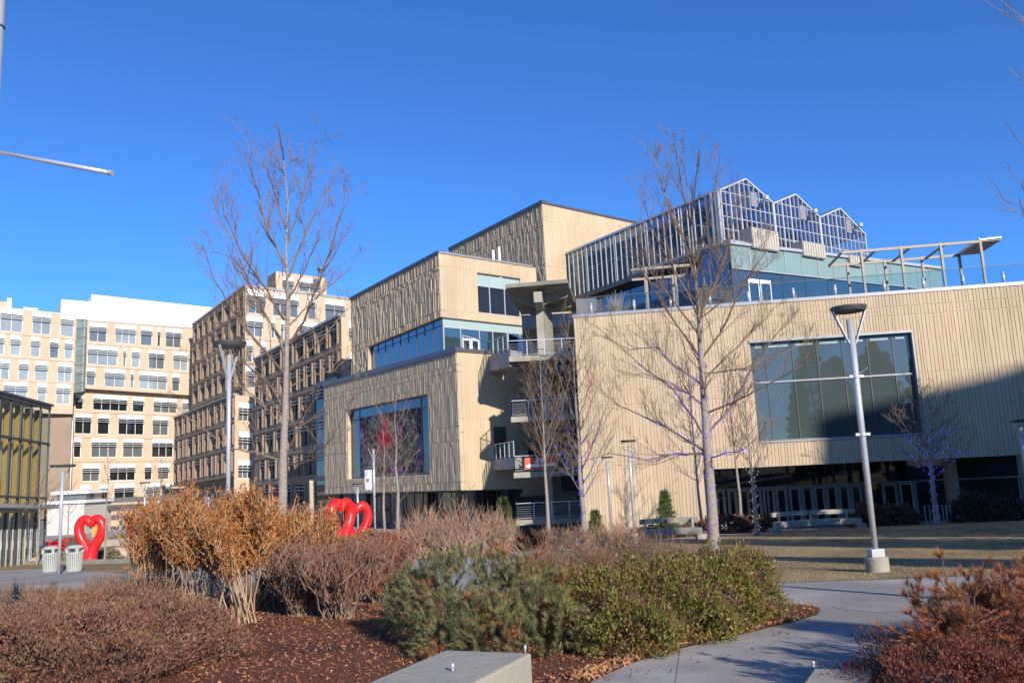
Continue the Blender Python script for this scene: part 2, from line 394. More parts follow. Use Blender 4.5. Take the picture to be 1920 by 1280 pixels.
# base sheet: flat behind, slope, flat to the horizon
g = MB()
for y0, y1 in ((-400, 0), (0, 54), (54, 400), (400, 4000)):
    g.poly([(-3000, y0, gz(y0) - .012), (3000, y0, gz(y0) - .012), (3000, y1, gz(y1) - .012), (-3000, y1, gz(y1) - .012)])
tag(g.build('ground', M['far']), kind='structure')
pv = MB()
for y0, y1 in ((-30, 0), (0, 54), (54, 180)):
    pv.poly([(-110, y0, gz(y0)), (80, y0, gz(y0)), (80, y1, gz(y1)), (-110, y1, gz(y1))])
tag(pv.build('pavement', M['pave']), kind='structure')
def g2(px, py):
    p = gpt(px, py); return (p.x, p.y)
BED = [(-16, 4.5), (-15, 14), (-11, 17.5), (-6, 18.2), (-2, 16.5), (1.2, 14.6), (3.2, 12.2)]
tip = [g2(1475, 1134), g2(1515, 1134), g2(1538, 1141), g2(1535, 1152), g2(1500, 1163), g2(1400, 1187), g2(1320, 1206), g2(1250, 1222), g2(1180, 1246), g2(1110, 1279)]
BED += tip + [(.25, 5.6), (.2, 4.5)]
surf('mulch_bed', BED, M['mulch'], .012)
BED2 = [(2.9, 3.2), (2.75, 4.2), (2.9, 5.4), (3.4, 6.6), (4.3, 7.6), (5.6, 8.3), (9, 8.8), (12, 7), (12, 2.5)]
surf('mulch_bed', BED2, M['mulch'], .012)
LAWN = [g2(1380, 1096), g2(1460, 1092), g2(1700, 1084), g2(1930, 1074), (26, 13.2), (52, 14.5), (52, 50), (30.5, 48), g2(1700, 981), g2(1560, 991), g2(1430, 1000), g2(1330, 1008), g2(1200, 1022), g2(1100, 1030), g2(960, 1041), (-.2, 24), (1.2, 17)]
surf('lawn', LAWN, M['lawn'], .008)
GR = [g2(-200, 1073), g2(100, 1065), g2(250, 1076), g2(330, 1070), g2(330, 1052), g2(150, 1052), g2(-200, 1056)]
surf('lawn', GR, M['lawn'], .008)
GR2 = [g2(100, 1036), g2(330, 1032), g2(330, 1021), g2(100, 1025)]
surf('lawn', GR2, M['lawn'], .008)

PT = [(x, y) for x, y in (g2(1556, 1137), g2(1590, 1130), g2(1640, 1128), g2(1700, 1129), g2(1760, 1133), g2(1700, 1146), g2(1640, 1147), g2(1590, 1142))]
surf('pavement', PT, groundmat('older concrete patch', (.30, .275, .25), (.36, .335, .31), 2, .1, 50), .004)
def inpoly(P, x, y):
    c = np.zeros(len(x), bool); n = len(P)
    for i in range(n):
        x0, y0 = P[i]; x1, y1 = P[(i + 1) % n]
        m = ((y0 > y) != (y1 > y)) & (x < (x1 - x0) * (y - y0) / (y1 - y0 + 1e-12) + x0); c ^= m
    return c
# mulch chips
def chips(P, n, name, cols, smin, smax, lab_kind='stuff', zup=.02, tilt=.5, ylim=None):
    xs = [p[0] for p in P]; ys = [p[1] for p in P]
    x = RNG.uniform(min(xs), max(xs), n); y = RNG.uniform(min(ys), max(ys) if not ylim else ylim, n)
    k = inpoly(P, x, y); x = x[k]; y = y[k]
    pos = np.stack([x, y, 2.7 - .05 * y + zup + RNG.uniform(0, .015, len(x))], 1)
    d = RNG.normal(size=(len(x), 3)) * [1, 1, tilt]
    V, F = scatter([(-.18, 0, -.5), (.18, 0, -.5), (.16, .05, .5), (-.14, .05, .5)], [(0, 1, 2, 3)], pos, d, RNG.uniform(smin, smax, len(x)))
    o = npmesh(name, V, F, islandmat(name, cols, .9)); tag(o, kind=lab_kind); return o
MC = [(0.11, .042, .022), (.24, .095, .042), (.36, .15, .065), (.16, .065, .034), (.50, .25, .12)]
chips(BED, 110000, 'mulch_chips', MC, .008, .034)
chips(BED, 5000, 'mulch_chips', [(.5, .34, .2), (.42, .24, .12), (.55, .42, .28)], .012, .035, zup=.03, tilt=1)
chips(BED2, 6000, 'mulch_chips', MC, .02, .055)
# fallen leaves along the path edge
LV = [g2(1480, 1165), g2(1330, 1185), g2(1200, 1225), g2(1130, 1250), g2(1020, 1279), g2(1110, 1279), g2(1250, 1222), g2(1400, 1187), g2(1500, 1163)]
chips(LV, 9000, 'leaf_litter', [(.34, .15, .06), (.42, .23, .11), (.24, .09, .04), (.46, .28, .15)], .02, .06, zup=.03, tilt=1)
PATHL = [g2(1120, 1279), g2(1250, 1226), g2(1400, 1190), g2(1530, 1160), g2(1560, 1175), g2(1400, 1230), g2(1260, 1279)]
chips(PATHL, 260, 'leaf_litter', [(.12, .05, .03), (.2, .1, .05)], .015, .04, zup=.01)
# lawn blades near the front
n = 110000
yy = 13 + 36 * RNG.random(n) ** 1.7; xx = RNG.uniform(-1, 1, n) * (yy * .75) + .0
k = inpoly(LAWN, xx, yy); xx = xx[k]; yy = yy[k]
pos = np.stack([xx, yy, 2.7 - .05 * yy], 1); d = np.stack([RNG.normal(0, .6, len(xx)), RNG.normal(0, .6, len(xx)), np.ones(len(xx))], 1)
V, F = scatter([(-.12, 0, 0), (.12, 0, 0), (0, .1, 1)], [(0, 1, 2)], pos, d, RNG.uniform(.02, .05, len(xx)))
tag(npmesh('grass', V, F, islandmat('dry grass', [(.38, .275, .13), (.33, .235, .105), (.42, .31, .155), (.29, .21, .095)], .9)), kind='stuff')

# ================================================================== MUSEUM
mus = thing('museum_building', (0, 62, 0), 'beige ribbed concrete museum with stacked boxes, mural window, outdoor stair and rooftop greenhouse', 'museum')
# --- lower box
A0 = at(861, 790, 60); A0 = Vector((A0.x, A0.y))
B0 = plan_hit(608, 825, A0, DL)
FLl = Face(A0, B0, (zhit(864.5, 919, A0), zhit(609, 926, B0)), (zhit(857, 660, A0), zhit(607, 725, B0)))
E0 = plan_hit(988, 800, A0, DR)
e917 = plan_hit(917, 668, A0, DR); zt917 = zhit(917, 669.5, e917)
FLr = Face(A0, E0, (FLl.zb[0], FLl.zb[0] - .15), (FLl.zt[0], FLl.zt[0] + (zt917 - FLl.zt[0]) * .5))
mural = FLl.rect([(652, 768.8), (802, 737.5), (806, 887), (653, 899.5)])
def tj(face, px, ys): return [0] + sorted(face.inv(px, y)[1] for y in ys) + [1]
w = MB(); FLl.wall(w, [mural]); FLl.boards(w, [mural], tj(FLl, 856, (696, 684, 800, 826, 904)), .26, .07, .045, .075, 1.2, jit=.45, miss=.0)
w.build('wall', M['stone_rough'], mus)['label'] = 'rough ribbed wall of the lower left box'
w = MB(); FLr.wall(w, []); FLr.boards(w, [], tj(FLr, 868, (684, 697, 785, 810, 903)), .30, .02, .012, .02, 50)
w.build('wall', M['stone'], mus)
c = MB(); FLl.box(c, -.05, FLl.L + .05, 1.0, 1.0 + .35 / 9, -.5, .14); c.build('coping', M['coping_dark'], mus)
c = MB(); FLr.box(c, .15, FLr.L, 1.002, 1.0 + .28 / 9, -.5, .06); c.build('coping', M['coping_dark'], mus)
# body & soffit of the lower box
def slab(pts, z0, z1, name, m, parent=mus):
    k = MB(); k.prism([(p[0], p[1], z0) for p in pts], (0, 0, z1 - z0)); return k.build(name, m, parent)
back = Vector(DL) * FLl.L
ins = lambda f1, f2, i: [f1.A - Vector(f1.n) * i - Vector(f2.n) * i, f1.B - Vector(f1.n) * i, f1.B + Vector(DR) * 14, f2.B - Vector(f2.n) * i]
pl = [A0 + DR * .45 + DL * .45, A0 + DL * (FLl.L) + DR * .45, A0 + DL * FLl.L + DR * 14, A0 + DR * FLr.L + DL * 12, A0 + DR * FLr.L + DL * .45]
slab(pl, FLl.zb[0] + .02, FLl.zb[0] + .3, 'soffit', M['concrete_grey'])
slab(pl, FLl.zt[0] - .4, FLl.zt[0] - .1, 'terrace_floor', M['concrete_grey'])
# mural window
wf = window(FLl, mural, mus, 'pane_mural', depth=.35, fw=.13, frame='frame_dark', mulls=[FLl.inv(784, 800)[0], FLl.inv(668.8, 830)[0]], trans=(.84,))
ma0, ma1 = FLl.inv(784, 800)[0] + .08, FLl.inv(668.8, 830)[0] - .08
t0, t1 = mural[2] + (mural[3] - mural[2]) * .03, mural[2] + (mural[3] - mural[2]) * .86
m, nt, b = newmat('printed garden mural'); N = nt.nodes; L = nt.links; b.inputs['Roughness'].default_value = .8; b.inputs['Specular IOR Level'].default_value = .1
tc = N.new('ShaderNodeTexCoord'); n1 = N.new('ShaderNodeTexNoise'); n1.inputs['Scale'].default_value = 2.6; n1.inputs['Detail'].default_value = 9; n1.inputs['Roughness'].default_value = .75; L.new(tc.outputs['Object'], n1.inputs['Vector'])
rr = N.new('ShaderNodeValToRGB'); e = rr.color_ramp.elements; e[0].position = .44; e[0].color = (.012, .010, .018, 1); e[1].position = .68; e[1].color = (.55, .50, .50, 1)
q = e.new(.50); q.color = (.16, .04, .07, 1); q = e.new(.57); q.color = (.11, .17, .08, 1)
L.new(n1.outputs['Fac'], rr.inputs[0])
n2 = N.new('ShaderNodeTexNoise'); n2.inputs['Scale'].default_value = .45; n2.inputs['Detail'].default_value = 3; L.new(tc.outputs['Object'], n2.inputs['Vector'])
r2 = N.new('ShaderNodeValToRGB'); r2.color_ramp.elements[0].position = .52; r2.color_ramp.elements[1].position = .68; L.new(n2.outputs['Fac'], r2.inputs[0])
mx = N.new('ShaderNodeMix'); mx.data_type = 'RGBA'; mx.blend_type = 'ADD'; L.new(r2.outputs[0], mx.inputs[0]); L.new(rr.outputs[0], mx.inputs[6]); mx.inputs[7].default_value = (.20, .07, .24, 1)
L.new(mx.outputs[2], b.inputs['Base Color'])
mu = MB(); FLl.box(mu, ma0, ma1, t0, t1, -.34, -.30); muo = mu.build('mural', m, mus)
# red flower burst and pale leaves printed on it
rb = MB(); cpx = (716, 812); ca, ct = FLl.inv(*cpx); rnd = random.Random(3); H = FLl.zt[0] - FLl.zb[0]
for i in range(70):
    ang = rnd.uniform(0, 2 * math.pi); rr_ = rnd.uniform(.8, 2.1) * (1.25 if math.sin(ang) < 0 else 1); w_ = rnd.uniform(.06, .16)
    ex, ez = math.cos(ang) * rr_ * 1.0, math.sin(ang) * rr_ * 1.05; nx, nz = -math.sin(ang) * w_, math.cos(ang) * w_
    d = -.295 + i * .0004
    rb.poly([FLl.P(ca - nx, ct - nz / H, d), FLl.P(ca + ex, ct + ez / H, d), FLl.P(ca + nx, ct + nz / H, d)])
rb.build('flower', mat('printed red', (.75, .015, .05), .8, .3, 3, spec=.1), muo)
lb = MB()
for i in range(520):
    zone = rnd.choice([(680, 840, 14, 60), (683, 878, 14, 26), (755, 850, 20, 30), (765, 790, 16, 40), (700, 790, 20, 35)])
    px_, py_ = zone[0] + rnd.gauss(0, zone[2] * .6), zone[1] + rnd.gauss(0, zone[3] * .5)
    a, t = FLl.inv(px_, py_)
    if not (ma0 + .3 < a < ma1 - .3 and t0 + .03 < t < t1 - .03): continue
    ang = rnd.uniform(0, 6.28); l_ = rnd.uniform(.15, .42); w_ = .05; ex, ez = math.cos(ang) * l_, math.sin(ang) * l_
    d = -.272 + i * .00002
    lb.poly([FLl.P(a - ez * .18, t + ex * .18 / H, d), FLl.P(a + ex, t + ez / H, d), FLl.P(a + ez * .18, t - ex * .18 / H, d), FLl.P(a - ex * .6, t - ez * .6 / H, d)])
lb.build('leaves', islandmat('printed leaves', [(.10, .18, .07), (.30, .36, .26), (.03, .06, .03), (.45, .5, .42), (.2, .09, .12)], .8, spec=.1), muo)
# storey under the lower box (recessed, dark)
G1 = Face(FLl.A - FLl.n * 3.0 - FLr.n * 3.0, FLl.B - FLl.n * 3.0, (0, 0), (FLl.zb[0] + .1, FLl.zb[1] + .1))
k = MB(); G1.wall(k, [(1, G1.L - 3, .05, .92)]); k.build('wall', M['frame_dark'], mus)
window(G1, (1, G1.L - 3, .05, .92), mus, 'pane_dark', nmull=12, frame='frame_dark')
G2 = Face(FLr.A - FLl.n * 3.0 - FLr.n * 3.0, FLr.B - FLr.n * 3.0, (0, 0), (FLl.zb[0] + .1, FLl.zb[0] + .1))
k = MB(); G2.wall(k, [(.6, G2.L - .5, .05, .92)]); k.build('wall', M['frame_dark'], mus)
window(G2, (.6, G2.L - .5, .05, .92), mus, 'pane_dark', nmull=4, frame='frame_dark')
for a in (13.5,):
    p = FLl.P(a, 0, -1.6); k = MB(); k.box(p.x - .35, p.x + .35, p.y - .35, p.y + .35, 0, FLl.zb[0] + .05); k.build('column', M['concrete_grey'], mus)
# --- upper box
A1 = at(826, 560, 62.6); A1 = Vector((A1.x, A1.y)); B1 = plan_hit(658.5, 600, A1, DL); E1 = plan_hit(1000, 560, A1, DR)
FUl = Face(A1, B1, (zhit(827.8, 594.3, A1), zhit(659, 663, B1)), (zhit(823.8, 474.8, A1), zhit(657.5, 562, B1)))
FUr = Face(A1, E1, (FUl.zb[0], zhit(997, 613, E1)), (FUl.zt[0], zhit(1003, 501, E1)))
uw = FUr.rect([(894.8, 511.1), (976, 522), (978.4, 594.3), (897, 586.8)])
w = MB(); FUl.wall(w, []); FUl.boards(w, [], tj(FUl, 820, (501, 508, 584)), .18, .06, .03, .10, 1.3, jit=.35, miss=.0); w.build('wall', M['stone_rough'], mus)['label'] = 'rough ribbed shaded wall of the upper left box'
w = MB(); FUr.wall(w, [uw]); FUr.boards(w, [uw], tj(FUr, 834, (500, 582)), .30, .02, .012, .02, 50); w.build('wall', M['stone'], mus)
window(FUr, uw, mus, 'pane_dark', depth=.25, fw=.1, mulls=[FUr.inv(920.5, 550)[0], FUr.inv(948.5, 552)[0]], trans=(.70,), frame='frame_grey')
a_, b_, c_, d_ = uw; k = MB(); k.poly([FUr.P(a_ + .1, c_ + (d_ - c_) * .71, -.235), FUr.P(b_ - .1, c_ + (d_ - c_) * .71, -.235), FUr.P(b_ - .1, d_ - .01, -.235), FUr.P(a_ + .1, d_ - .01, -.235)]); k.build('transom_pane', M['green_glass'], mus)
c = MB(); FUl.box(c, -.05, FUl.L, 1.0, 1.0 + .3 / 7, -.5, .15); c.build('coping', M['coping_dark'], mus)
c = MB(); FUr.box(c, -.05, FUr.L + .05, 1.002, 1.0 + .2 / 7, -.5, .10); c.build('coping', M['coping'], mus)
UP = [A1 + DR * .42 + DL * .42, A1 + DL * (FUl.L - .05) + DR * .42, A1 + DL * FUl.L + DR * 12, A1 + DR * (FUr.L - .05) + DL * 12, A1 + DR * (FUr.L - .05) + DL * .42]
slab(UP, FUl.zt[0] - .5, FUl.zt[0] - .15, 'roof', M['concrete_grey']); slab(UP, FUl.zb[0] + .03, FUl.zb[0] + .35, 'soffit', M['concrete_grey'])
# far side faces of the upper box so it is closed
k = MB(); bx = Face(E1, E1 + DL * 12, (FUr.zb[1], FUr.zb[1]), (FUr.zt[1], FUr.zt[1])); bx.wall(k, []); k.build('wall', M['stone'], mus)
# --- glazed band under the upper box
zt_lo = FLl.zt[0] - .3
Bn = plan_hit(692, 670, A1, DL)
BL_ = Face(A1 - FUl.n * .25 - FUr.n * .25, Bn - FUl.n * .25, (zt_lo, zt_lo), (FUl.zb[0], FUl.zb[0] + (FUl.zb[1] - FUl.zb[0]) * ((Bn - A1).length / FUl.L)))
Bt = plan_hit(692, 670, A1, DL)
wn = window(BL_, (0, BL_.L, 0, 1), mus, 'pane_blue', nmull=9, depth=.0, fw=.06, frame='frame_dark', trans=(.84,))
# solid bit left of the band
sb = Face(Bt, B1, (zt_lo - 1, zt_lo - 1), (BL_.zt[1], FUl.zb[1])); k = MB(); sb.wall(k, [], d0=-.9); sb.boards(k, [], [0, 1], .25, .10, .02, .12, .9, jit=.35); k.build('wall', M['stone_rough'], mus)
BR_ = Face(A1 - FUl.n * .25 - FUr.n * .25, E1 - FUr.n * .25, (zt_lo, zt_lo), (FUr.zb[0], FUr.zb[1]))
window(BR_, (0, BR_.L, 0, 1), mus, 'pane_teal', nmull=6, depth=0, fw=.09, frame='frame_grey', trans=(.80,), mulls=[BR_.inv(x, 640)[0] for x in (864, 899, 924, 951, 975)])
k = MB(); k.poly([BR_.P(.1, .81, .03), BR_.P(BR_.L, .81, .03), BR_.P(BR_.L, .98, .03), BR_.P(.1, .98, .03)]); k.build('transom_pane', M['green_glass'], mus)
d0_, d1_ = BR_.inv(866, 645)[0], BR_.inv(897, 645)[0]; dm = (d0_ + d1_) / 2
for (p, q) in ((d0_, dm - .03), (dm + .03, d1_)):
    k = MB(); tt = .57
    BR_.box(k, p, p + .10, 0, tt, .05, .12); BR_.box(k, q - .10, q, 0, tt, .05, .12); BR_.box(k, p + .10, q - .10, tt - .04, tt, .05, .12); BR_.box(k, p + .10, q - .10, 0, .1, .05, .12)
    dd = k.build('door', M['white_alu'], mus)
    k = MB(); k.poly([BR_.P(p + .10, .1, .08), BR_.P(q - .10, .1, .08), BR_.P(q - .10, tt - .04, .08), BR_.P(p + .10, tt - .04, .08)]); k.build('pane', M['pane_dark'], dd)
# --- tower behind
A2 = at(1021, 450, 77); A2 = Vector((A2.x, A2.y)); B2 = plan_hit(843, 475, A2, DL); E2 = plan_hit(1215, 430, A2, DR)
FTl = Face(A2, B2, (12, 12), (zhit(1017, 382, A2), zhit(843, 470, B2)))
zE = zhit(1190, 419, plan_hit(1190, 419, A2, DR)); l1190 = (plan_hit(1190, 419, A2, DR) - A2).length
FTr = Face(A2, E2, (12, 12), (FTl.zt[0], FTl.zt[0] + (zE - FTl.zt[0]) * (E2 - A2).length / l1190))
w = MB(); FTl.wall(w, []); FTl.boards(w, [], tj(FTl, 1010, (415, 428, 500)), .18, .06, .03, .10, 1.3, jit=.35, miss=.0); w.build('wall', M['stone_rough'], mus)['label'] = 'dark ribbed wall of the rear tower'
w = MB(); FTr.wall(w, []); FTr.boards(w, [], tj(FTr, 1030, (408, 415, 500)), .32, .02, .012, .02, 50); w.build('wall', M['stone'], mus)
c = MB(); FTl.box(c, -.1, FTl.L, 1.0, 1.02, -.5, .15); FTr.box(c, .16, FTr.L, 1.0, 1.013, -.5, .12); c.build('coping', M['coping_dark'], mus)
TP = [A2 + DR * .42 + DL * .42, A2 + DL * FTl.L + DR * .42, A2 + DL * FTl.L + DR * FTr.L, A2 + DR * FTr.L + DL * .42]
slab(TP, FTl.zt[0] - .8, FTl.zt[0] - .5, 'roof', M['concrete_grey'])
for px, y0, y1 in ((924.5, 469, 500), (935.5, 463, 500)):
    p = at(px, y0, 66); q = at(px + 1, y1, 66); k = MB(); k.tube([(p.x, p.y, q.z - 1), (p.x, p.y, p.z)], .11, 10); k.build('vent_pipe', M['sign_white'], mus)

# --- right wing
wl = at(1085, 760, 50.0); AW = Vector((wl.x, wl.y))
# direction of the wing: chosen so that the far left end is 4 m deeper than the right end at px 1960
pr = at(1990, 700, 46.3); BW = Vector((pr.x, pr.y)); DW = (BW - AW).normalized()
pR = plan_hit(1920, 530, AW, DW); lr = (pR - AW).length; LW = (BW - AW).length
zl = zhit(1077, 596, AW); zr = zhit(1920, 534, pR)
FW = Face(AW, BW, (0, 0), (zl, zl + (zr - zl) * LW / lr))
bw = FW.rect([(1405, 644.4), (1707.6, 622), (1731.6, 809), (1423.6, 828.6)])
o0 = FW.inv(1320, 900); oTop = (FW.inv(1436, 879)[1] + FW.inv(1912, 848)[1]) / 2
open_ = (o0[0], FW.inv(1916, 870)[0], 0, oTop)
jts = tj(FW, 1740, (571, 588, 697, 726, 845))
w = MB(); FW.wall(w, [bw, open_]); FW.boards(w, [bw, open_], jts, .19, .03, .026, .036, 1.1, jit=.25, miss=.0); w.build('wall', M['stone'], mus)['label'] = 'long grooved wall of the right wing'
c = MB(); FW.box(c, -.06, FW.L, 1.0, 1.0 + .2 / FW.zt[0], -.7, .08); c.build('coping', M['coping'], mus)
# end return wall of the wing
FE = Face(AW, AW + DL * 1, (0, 0), (zl, zl))
k = MB(); nW = FW.n
p0 = AW + FW.u * .4 - nW * .4
E_ = Face(AW - nW * .401, AW - nW * 11, (0, 0), (zl, zl)); E_.n = -FW.u
E_.wall(k, [], d0=-.4, d1=0); k.build('wall', M['stone'], mus)
# floors & roof of right wing
def wslab(a0, a1, d0, d1, z0, z1, name, m):
    P = [FW.A + FW.u * a0 + nW * d0, FW.A + FW.u * a1 + nW * d0, FW.A + FW.u * a1 + nW * d1, FW.A + FW.u * a0 + nW * d1]; return slab(P, z0, z1, name, m)
ztop = min(FW.zt); wslab(.4, FW.L, -.45, -30, ztop - 1.3, ztop - .9, 'terrace_floor', M['concrete_grey'])
zo = FW.P(open_[0], oTop).z
wslab(open_[0] - .3, FW.L, -.42, -9, zo + .03, zo + .3, 'soffit', M['concrete_grey'])
# big window
xs = [FW.inv(x, 633)[0] for x in (1433, 1484, 1530.5, 1579, 1626, 1674)]
window(FW, bw, mus, 'pane_big', depth=.28, fw=.07, mulls=xs, frame='frame_dark', trans=())
m0, m1 = FW.inv(1412, 719.5)[1], FW.inv(1716, 697)[1]; k = MB(); FW.box(k, bw[0] + .1, bw[1] - .1, (m0 + m1) / 2 - .0035, (m0 + m1) / 2 + .0035, -.3, -.2); k.build('transom', M['coping'], mus)
bl = MB(); ed = [bw[0] + .12] + xs + [bw[1] - .12]
for i in range(7):   # pale roller blinds behind the top of each pane
    p, q = ed[i] + .2, ed[i + 1] - .2; bl.poly([FW.P(p, bw[3] - .022, -.268), FW.P(q, bw[3] - .022, -.268), FW.P(q, bw[3] - .011, -.268), FW.P(p, bw[3] - .011, -.268)])
bl.build('blind', M['green_glass'], mus)
sl = MB(); FW.box(sl, bw[0] - .05, bw[1] + .05, bw[3], bw[3] + .010, -.05, .09); FW.box(sl, bw[0], bw[1], bw[2] - .010, bw[2], -.05, .09); FW.box(sl, bw[1], bw[1] + .09, bw[2], bw[3], -.05, .07); sl.build('window_surround', M['coping'], mus)
# recessed lobby with doors
LB = offs(FW, -6.0, open_[0] - .3, FW.L)
LBh = lambda y, px=1600: LB.inv(px, y)[1]
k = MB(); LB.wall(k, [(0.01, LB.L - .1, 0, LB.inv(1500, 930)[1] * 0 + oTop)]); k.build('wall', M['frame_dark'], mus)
tdoor = LB.inv(1640, 906)[1]
k = MB(); k.poly([LB.P(0, 0, -.1), LB.P(LB.L, 0, -.1), LB.P(LB.L, oTop, -.1), LB.P(0, oTop, -.1)]); k.build('lobby_glazing', M['pane_dark'], mus)
k = MB(); HL = LB.zt[0]
LB.box(k, 0, LB.inv(1914, 893)[0], tdoor, tdoor + .09 / HL, -.08, .06)
for px in (1336, 1440, 1622, 1718, 1914): a = LB.inv(px, 930)[0]; LB.box(k, a - .05, a + .05, 0, tdoor, -.08, .05)
a = LB.inv(1908, 870)[0]; LB.box(k, a - .04, a + .04, tdoor + .09 / HL, oTop, -.08, .05)
k.build('lobby_frame', M['frame_lobby'], mus)
def door(f, p, q, tt, parent, st=.17):
    k = MB(); f.box(k, p, p + st, 0.001, tt, -.05, .03); f.box(k, q - st, q, 0.001, tt, -.05, .03); f.box(k, p + st, q - st, tt - .14 / HL, tt, -.05, .03); f.box(k, p + st, q - st, 0.001, .28 / HL, -.05, .03)
    dd = k.build('door', M['frame_lobby'], parent)
    k = MB(); k.tube([f.P(q - st * .5, .9 / HL, .09), f.P(q - st * .5, 1.3 / HL, .09)], .02, 6); k.build('handle', M['alu'], dd)
for p, q in ((1342, 1360), (1364, 1382), (1386, 1405), (1409, 1428), (1430, 1453), (1454, 1476), (1479, 1502), (1503, 1525), (1526, 1548), (1549, 1571), (1572, 1594), (1595, 1617), (1655, 1684), (1687, 1715)):
    door(LB, LB.inv(p + 0, 930)[0], LB.inv(q, 930)[0], tdoor - .02 / HL, mus)
for a in (14, 24, 31):
    p = FW.P(open_[0] + a, 0, -1.6); k = MB(); k.lathe((p.x, p.y, 0), [(.38, 0), (.38, zo)], 20); k.build('column', mat('tan column', (.32, .2, .12), .7, .1, 1), mus, smooth=False)
# end wall left of lobby
wslab(open_[0] - .35, open_[0], -.42, -6.0, 0, zo + .02, 'wall', M['stone'])
# terrace glass railing
zc = lambda a: FW.P(a, 1).z + .28
k = MB(); g_ = MB(); tr = MB()
ra0 = FW.inv(1100, 585)[0]
nP = 12; posts = [1108, 1189, 1258, 1332, 1405, 1490, 1569, 1662, 1736, 1811, 1887, 1965]
def wp(a, d, z): p = FW.A + FW.u * a + nW * d; return Vector((p.x, p.y, z))
aP = [FW.inv(px, 580 - (px - 1100) * .07)[0] for px in posts]
for a in aP: MB().tube([wp(a, -.35, zc(a)), wp(a, -.35, zc(a) + .62)], .085, 12).build('railing_post', M['alu'], mus, smooth=True)
g_.poly([wp(ra0, -.35, zc(ra0)), wp(FW.L, -.35, zc(FW.L)), wp(FW.L, -.35, zc(FW.L) + 1.0), wp(ra0, -.35, zc(ra0) + 1.0)]); g_.build('glass_railing', M['rail_glass'], mus)
tr.beam(wp(ra0, -.35, zc(ra0) + 1.0), wp(FW.L, -.35, zc(FW.L) + 1.0), .05, .04); tr.build('handrail', M['frame_dark'], mus)

# --- greenhouse and glazed top floor
AG = at(1352, 405, 62); AG = Vector((AG.x, AG.y)); BG = plan_hit(1044, 507, AG, DL)
zgt = (zhit(1347, 357, AG), zhit(1042, 484, BG)); zgb = (zhit(1357.6, 455, AG), zhit(1047, 568, BG))
GS = Face(AG, BG, zgb, zgt)
k = MB(); tr = MB()
nm = 31
for i in range(nm + 1):
    a = GS.L * i / nm; wd = .08 if i % 4 else .12
    GS.box(k, max(0, a - wd / 2), min(GS.L, a + wd / 2), 0.01, 1, -.02, .10)
for px_i in (0, .25, .7): GS.box(k, px_i, px_i + .16, -.02, 1, -.04, .16)
k.build('mullions', M['gh_frame'], mus)
for t in (.25, .5, .76): GS.box(tr, 0, GS.L, t - .006, t + .006, -.10, -.03)
GS.box(tr, 0, GS.L, .985, 1.03, -.3, .12); tr.build('transoms', M['alu'], mus)
k = MB(); GS.box(k, 0, GS.L, -.09, 0, -.4, .10); k.build('base_beam', M['coping_dark'], mus)
k = MB(); k.poly([GS.P(0, 0, -.03), GS.P(GS.L, 0, -.03), GS.P(GS.L, 1, -.03), GS.P(0, 1, -.03)]); k.build('side_glazing', M['gh_glass'], mus)
